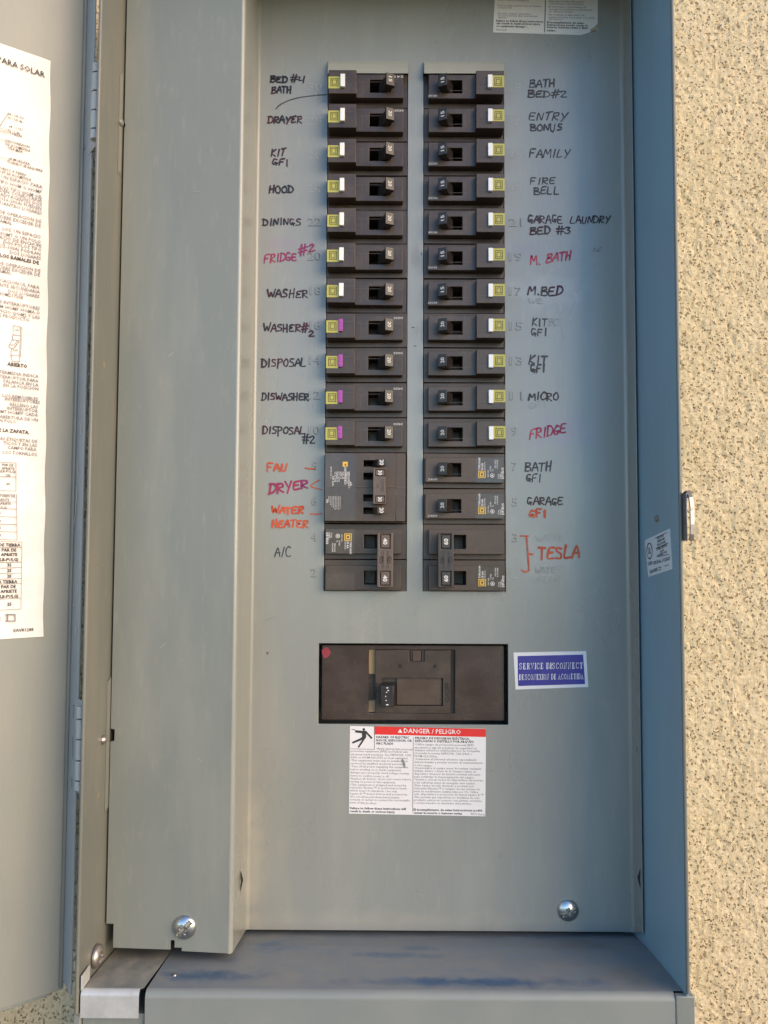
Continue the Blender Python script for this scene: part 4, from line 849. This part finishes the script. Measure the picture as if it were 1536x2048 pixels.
for i, (tx, x0, x1, y) in enumerate((('•Apply appropriate personal', 358, 718, 290), ('protective equipment (PPE) and follow safe', 105, 672, 315), ('electrical work practices. See NFPA70E, CSA', 104, 704, 348), ('Z462 or NOM-029-STPS or local equivalent.', 104, 676, 378), ('•This equipment must only be installed and', 104, 666, 407),
        ('serviced by qualified electrical personnel.', 103, 655, 437), ('•Turn off all power supplying this equipment', 103, 676, 467), ('before working on or inside equipment.', 102, 610, 497), ('Always use a properly rated voltage sensing', 101, 682, 528), ('device to confirm power is off.', 101, 488, 558), ('•Replace all devices, doors and covers before', 100, 703, 588),
        ('turning on power to this equipment.', 100, 552, 617), ('•This equipment is designed and tested by', 100, 656, 648), ('Schneider Electric™ to performance levels', 99, 660, 677), ('which meet UL standards. Use only', 99, 565, 706), ('Square D™ brand devices and accessories.', 98, 672, 737), ('•Do not allow petroleum-based paints,', 98, 590, 767), ('solvents or sprays to contact the non-metallic', 97, 692, 796), ('parts of this product.', 97, 362, 824))): tpx(b, tx, zp(x0, y), zp(x1, y + 10), 4.0, PL, 2)
for i, (tx, x0, x1, y) in enumerate((('•Utilice equipo de protección personal (EPP)', 740, 1325, 249), ('apropiado y siga las prácticas de seguridad en', 738, 1354, 280), ('trabajos eléctricos establecidas por su Compañía.', 738, 1392, 307), ('(Consulte la norma NFPA70E, CSA Z462 o', 738, 1308, 336), ('NOM-029-STPS).', 738, 968, 364), ('•Solamente el personal eléctrico especializado', 738, 1354, 394), ('deberá instalar y prestar servicio de mantenimiento', 737, 1418, 424), ('a este equipo.', 737, 915, 452),
        ('•Desenergice el equipo antes de realizar cualquier', 737, 1402, 482), ('trabajo dentro o fuera de él. Siempre utilice un', 736, 1348, 511), ('dispositivo detector de tensión nominal adecuado', 736, 1390, 540), ('para confirmar la desenergización del equipo.', 735, 1330, 569), ('•Vuelva a colocar todos los dispositivos, las puertas', 735, 1420, 597), ('y las cubiertas antes de energizar este equipo.', 735, 1345, 627), ('•Este equipo ha sido diseñado y probado por', 734, 1330, 655), ('Schneider Electric™ y cumple con las normas de', 734, 1386, 685), ('nivel de rendimiento establecidas por UL. Utilice', 733, 1370, 714),
        ('sólo dispositivos y accesorios de marca Square D™', 733, 1420, 742), ('•No permita que superficies no metálicas de este', 733, 1382, 771), ('producto entren en contacto con pintura, solventes', 732, 1404, 800), ('o rocíos basados en derivados del petróleo.', 732, 1306, 828), ('80279-730-02', 1295, 1435, 938))): tpx(b, tx, zp(x0, y), zp(x1, y + 10), 4.0, PL, 2)
part('small_text', b, 'inkg', st, fix=False)
b = MB()
def sl_(mb, pts, wd, plane=PL): ribbon(mb, [plane(*zp(*q)) for q in pts], wd, YN)
sl_(b, [(342, 62), (342, 285)], .012); sl_(b, [(104, 284), (342, 290)], .012); sl_(b, [(727, 172), (720, 912)], .012)
for pts, wd in (([(160, 112), (225, 118), (258, 118)], .06), ([(258, 118), (312, 176)], .05), ([(238, 120), (240, 170)], .10), ([(240, 165), (205, 190), (130, 222)], .055), ([(245, 165), (222, 210), (188, 262)], .055), ([(118, 92), (143, 92), (160, 112)], .016)): sl_(b, pts, wd)
n = 16; c = PL(*zp(236, 92)); b.add([(c.x + math.cos(6.283 * k / n) * .036, c.y, c.z + math.sin(6.283 * k / n) * .036) for k in range(n)], [tuple(range(n))])
part('shock_symbol', b, 'ink', st, fix=False)
b = MB(); sl_(b, [(618, 395), (630, 420), (640, 462)], .05, PL2); part('scuff', b, 'mk_ghost', st, fix=False)

# blue service sticker
sv = sticker('service_disconnect_sticker', 'blue and white service disconnect sticker right of the main breaker', [(1027, 1305), (1172, 1302), (1176.5, 1374), (1031, 1379)], 'paper', DFp, YN)
b = MB(); flat(b, [(1035, 1312), (1166, 1309), (1170, 1368), (1036, 1372)], PL); part('blue_field', b, 'blue', sv, fix=False)
SG = {'S': [[(.6, .78), (.55, .98), (.3, 1), (.12, .85), (.15, .62), (.55, .42), (.6, .18), (.4, 0), (.15, .03), (.08, .25)]], 'E': [[(.2, 0), (.2, 1)], [(.05, 1), (.62, 1), (.64, .8)], [(.2, .52), (.5, .52)], [(.05, 0), (.64, 0), (.68, .24)]],
      'R': [[(.2, 0), (.2, 1)], [(.05, 1), (.5, .98), (.62, .76), (.5, .54), (.2, .5)], [(.4, .5), (.7, 0), (.8, 0)], [(.05, 0), (.35, 0)]], 'V': [[(.08, 1), (.4, 0), (.7, 1)], [(-.02, 1), (.22, 1)], [(.58, 1), (.8, 1)]], 'I': [[(.2, 0), (.2, 1)], [(.06, 1), (.34, 1)], [(.06, 0), (.34, 0)]],
      'C': [[(.66, .75), (.58, .95), (.36, 1), (.1, .75), (.1, .25), (.36, 0), (.6, .06), (.7, .25)]], 'D': [[(.2, 0), (.2, 1)], [(.05, 1), (.45, 1), (.72, .75), (.72, .25), (.45, 0), (.05, 0)]], 'O': [[(.4, 1), (.1, .72), (.1, .28), (.4, 0), (.7, .28), (.7, .72), (.4, 1)]],
      'N': [[(.15, 0), (.15, 1), (.66, 0), (.66, 1)], [(.0, 1), (.16, 1)], [(.02, 0), (.3, 0)], [(.52, 1), (.8, 1)]], 'T': [[(.38, 0), (.38, 1)], [(.06, .78), (.06, 1), (.7, 1), (.7, .78)], [(.24, 0), (.52, 0)]], 'X': [[(.1, 1), (.65, 0)], [(.62, 1), (.12, 0)], [(0, 1), (.25, 1)], [(.5, 0), (.78, 0)], [(.5, 1), (.72, 1)], [(0, 0), (.25, 0)]],
      'A': [[(.08, 0), (.4, 1), (.7, 0)], [(.2, .35), (.58, .35)], [(-.02, 0), (.2, 0)], [(.56, 0), (.82, 0)]], 'M': [[(.12, 0), (.14, 1), (.45, .1), (.78, 1), (.8, 0)], [(0, 0), (.26, 0)], [(.66, 0), (.94, 0)]], ' ': []}
def serif(mb, txt, a, b_, h, wd):
    ww = {'I': .42, 'M': 1.02, ' ': .36, 'N': .84, 'A': .86}; tot = sum(ww.get(c, .78) for c in txt); x = 0
    for c in txt:
        for s_ in SG[c]:
            q = smooth_line(s_) if c in 'SCODR' and len(s_) > 3 else s_
            pts = []
            for gx, gy in q:
                f = (x + gx * .76) / tot; pts.append(PL2(a[0] + (b_[0] - a[0]) * f, a[1] + (b_[1] - a[1]) * f - gy * h))
            vert = len(s_) == 2 and abs(s_[0][0] - s_[1][0]) < .01
            ribbon(mb, pts, wd * (1.35 if vert else .72), YN)
        x += ww.get(c, .78)
b = MB(); serif(b, 'SERVICE DISCONNECT', (1038, 1338), (1167, 1336.5), 11.5, .019); serif(b, 'DESCONEXION DE ACOMETIDA', (1038, 1359.5), (1168, 1357.5), 10.5, .015); part('white_text', b, 'paper', sv, fix=False)
b = MB(); ribbon(b, [PL2(1105, 1326), PL2(1103, 1330), PL2(1099, 1336)], .012, YN); part('scratch', b, 'ul', sv, fix=False)

# upper right sticker, its lower part in view
us = sticker('photovoltaic_sticker', 'aged white warning sticker with torn lower right corner at the top of the panel', [(993, -70), (1196, -66), (1195, 60), (1162, 70.5), (986, 65)], 'paper2', DFp, YN)
Z2 = 6.4
def z2(x, y): return (970 + x / Z2, y / Z2)
b = MB(); bb = MB()
for tx, x0, x1, y in (('Solar breaker is energized.', 165, 565, 12), ('· Photovoltaic power source breaker', 145, 727, 82), ('is back fed', 165, 340, 110), ('· Inverter output connection', 145, 585, 184), ('Do not relocate this overcurrent', 165, 675, 212), ('device', 165, 268, 236),
                      ('· El interruptor de la Fuente de', 795, 1295, 98), ('energía fotovoltaica es alimentado', 818, 1378, 130), ('de manera inversa', 818, 1118, 158), ('· No reubicar el dispositivo de', 795, 1275, 200), ('sobrecorriente conectado a la salida', 815, 1405, 232), ('del inversor', 812, 1004, 256), ('interruptor solar alimentado', 818, 1268, 28), ('enteramente esta instalado.', 818, 1270, 58), ('80249-253-08', 142, 275, 396)): tpx(b, tx, z2(x0, y), z2(x1, y + (x1 - x0) * .02), 3.6, PL, 2)
for tx, x0, x1, y in (('Failure to follow these instructions', 142, 745, 280), ('can result in death,serious injury', 142, 708, 312), ('or equipment damage.', 142, 520, 348), ('El incumplimiento de estas', 792, 1262, 300), ('instrucciones puede causar la', 790, 1315, 332), ('muerte, lesiones serias o daño', 790, 1320, 362), ('equipo.', 788, 908, 402)): tpx(bb, tx, z2(x0, y), z2(x1, y + (x1 - x0) * .02), 4.0, PL, 1)
ribbon(bb, [PL(*z2(775, -200)), PL(*z2(762, 415))], .02, YN)
part('small_text', b, 'inkg', us, fix=False); part('bold_text', bb, 'ink', us, fix=False)
b = MB(); ribbon(b, [PL2(1183, 62), PL2(1190, 58), PL2(1193, 53)], .08, YN); part('stain', b, 'chip', us, fix=False)

# listing sticker on the right wall
RW = lambda x, y: PXX(x, y, 6.905); XN = Vector((-1, 0, 0))
ul = sticker('listing_sticker', 'small silver listing sticker with a ringed mark on the right side wall', [(1290, 1082), (1293, 1079), (1340, 1057), (1345, 1138), (1297, 1154)], 'ul', RW, XN)
PR = lift(RW, XN, .010); b = MB()
def z3(x, y): return (1230 + x / 7.68, 940 + y / 7.68)
for tx, a, c, h in (('SQUARE', (540, 1590), (662, 1545), 6.2), ('ISSUE No. U123567', (600, 1455), (852, 1380), 6.5), ('LISTED', (512, 1465), (582, 1445), 6), ('ENCLOSED', (655, 1072), (758, 1010), 4.5), ('PANELBOARD', (655, 1120), (772, 1062), 4.5), ('ENCLOSURE', (655, 1172), (782, 1115), 4.5), ('COMB. SERVICE', (640, 1245), (806, 1165), 4.5), ('EQUIP.', (700, 1272), (760, 1240), 4), ('SUITABLE FOR', (655, 1338), (802, 1268), 4.5), ('79-04', (768, 1488), (830, 1465), 2.5)):
    tpx(b, tx, z3(*a), z3(*c), h, PR, 1)
for a, c in (((620, 1048), (808, 958)), ((635, 1205), (818, 1122)), ((650, 1335), (830, 1295))): ribbon(b, [PR(*z3(*a)), PR(*z3(*c))], .018, XN)
cc = PR(*z3(537, 1245)); n = 24; ring = [Vector((cc.x, cc.y + math.cos(6.2832 * k / n) * .20, cc.z + math.sin(6.2832 * k / n) * .20)) for k in range(n + 1)]
ribbon(b, ring, .036, XN)
text(b, 'UL', (cc.x, cc.y + .11, cc.z - .07), (0, -1, 0), (0, 0, 1), .16, .2, 1)
for pq in (((680, 1500), (712, 1490), (712, 1530), (680, 1540), (680, 1500)),): ribbon(b, [PR(*z3(*k)) for k in pq], .02, XN)
part('printed_text', b, 'ink', ul, fix=False)
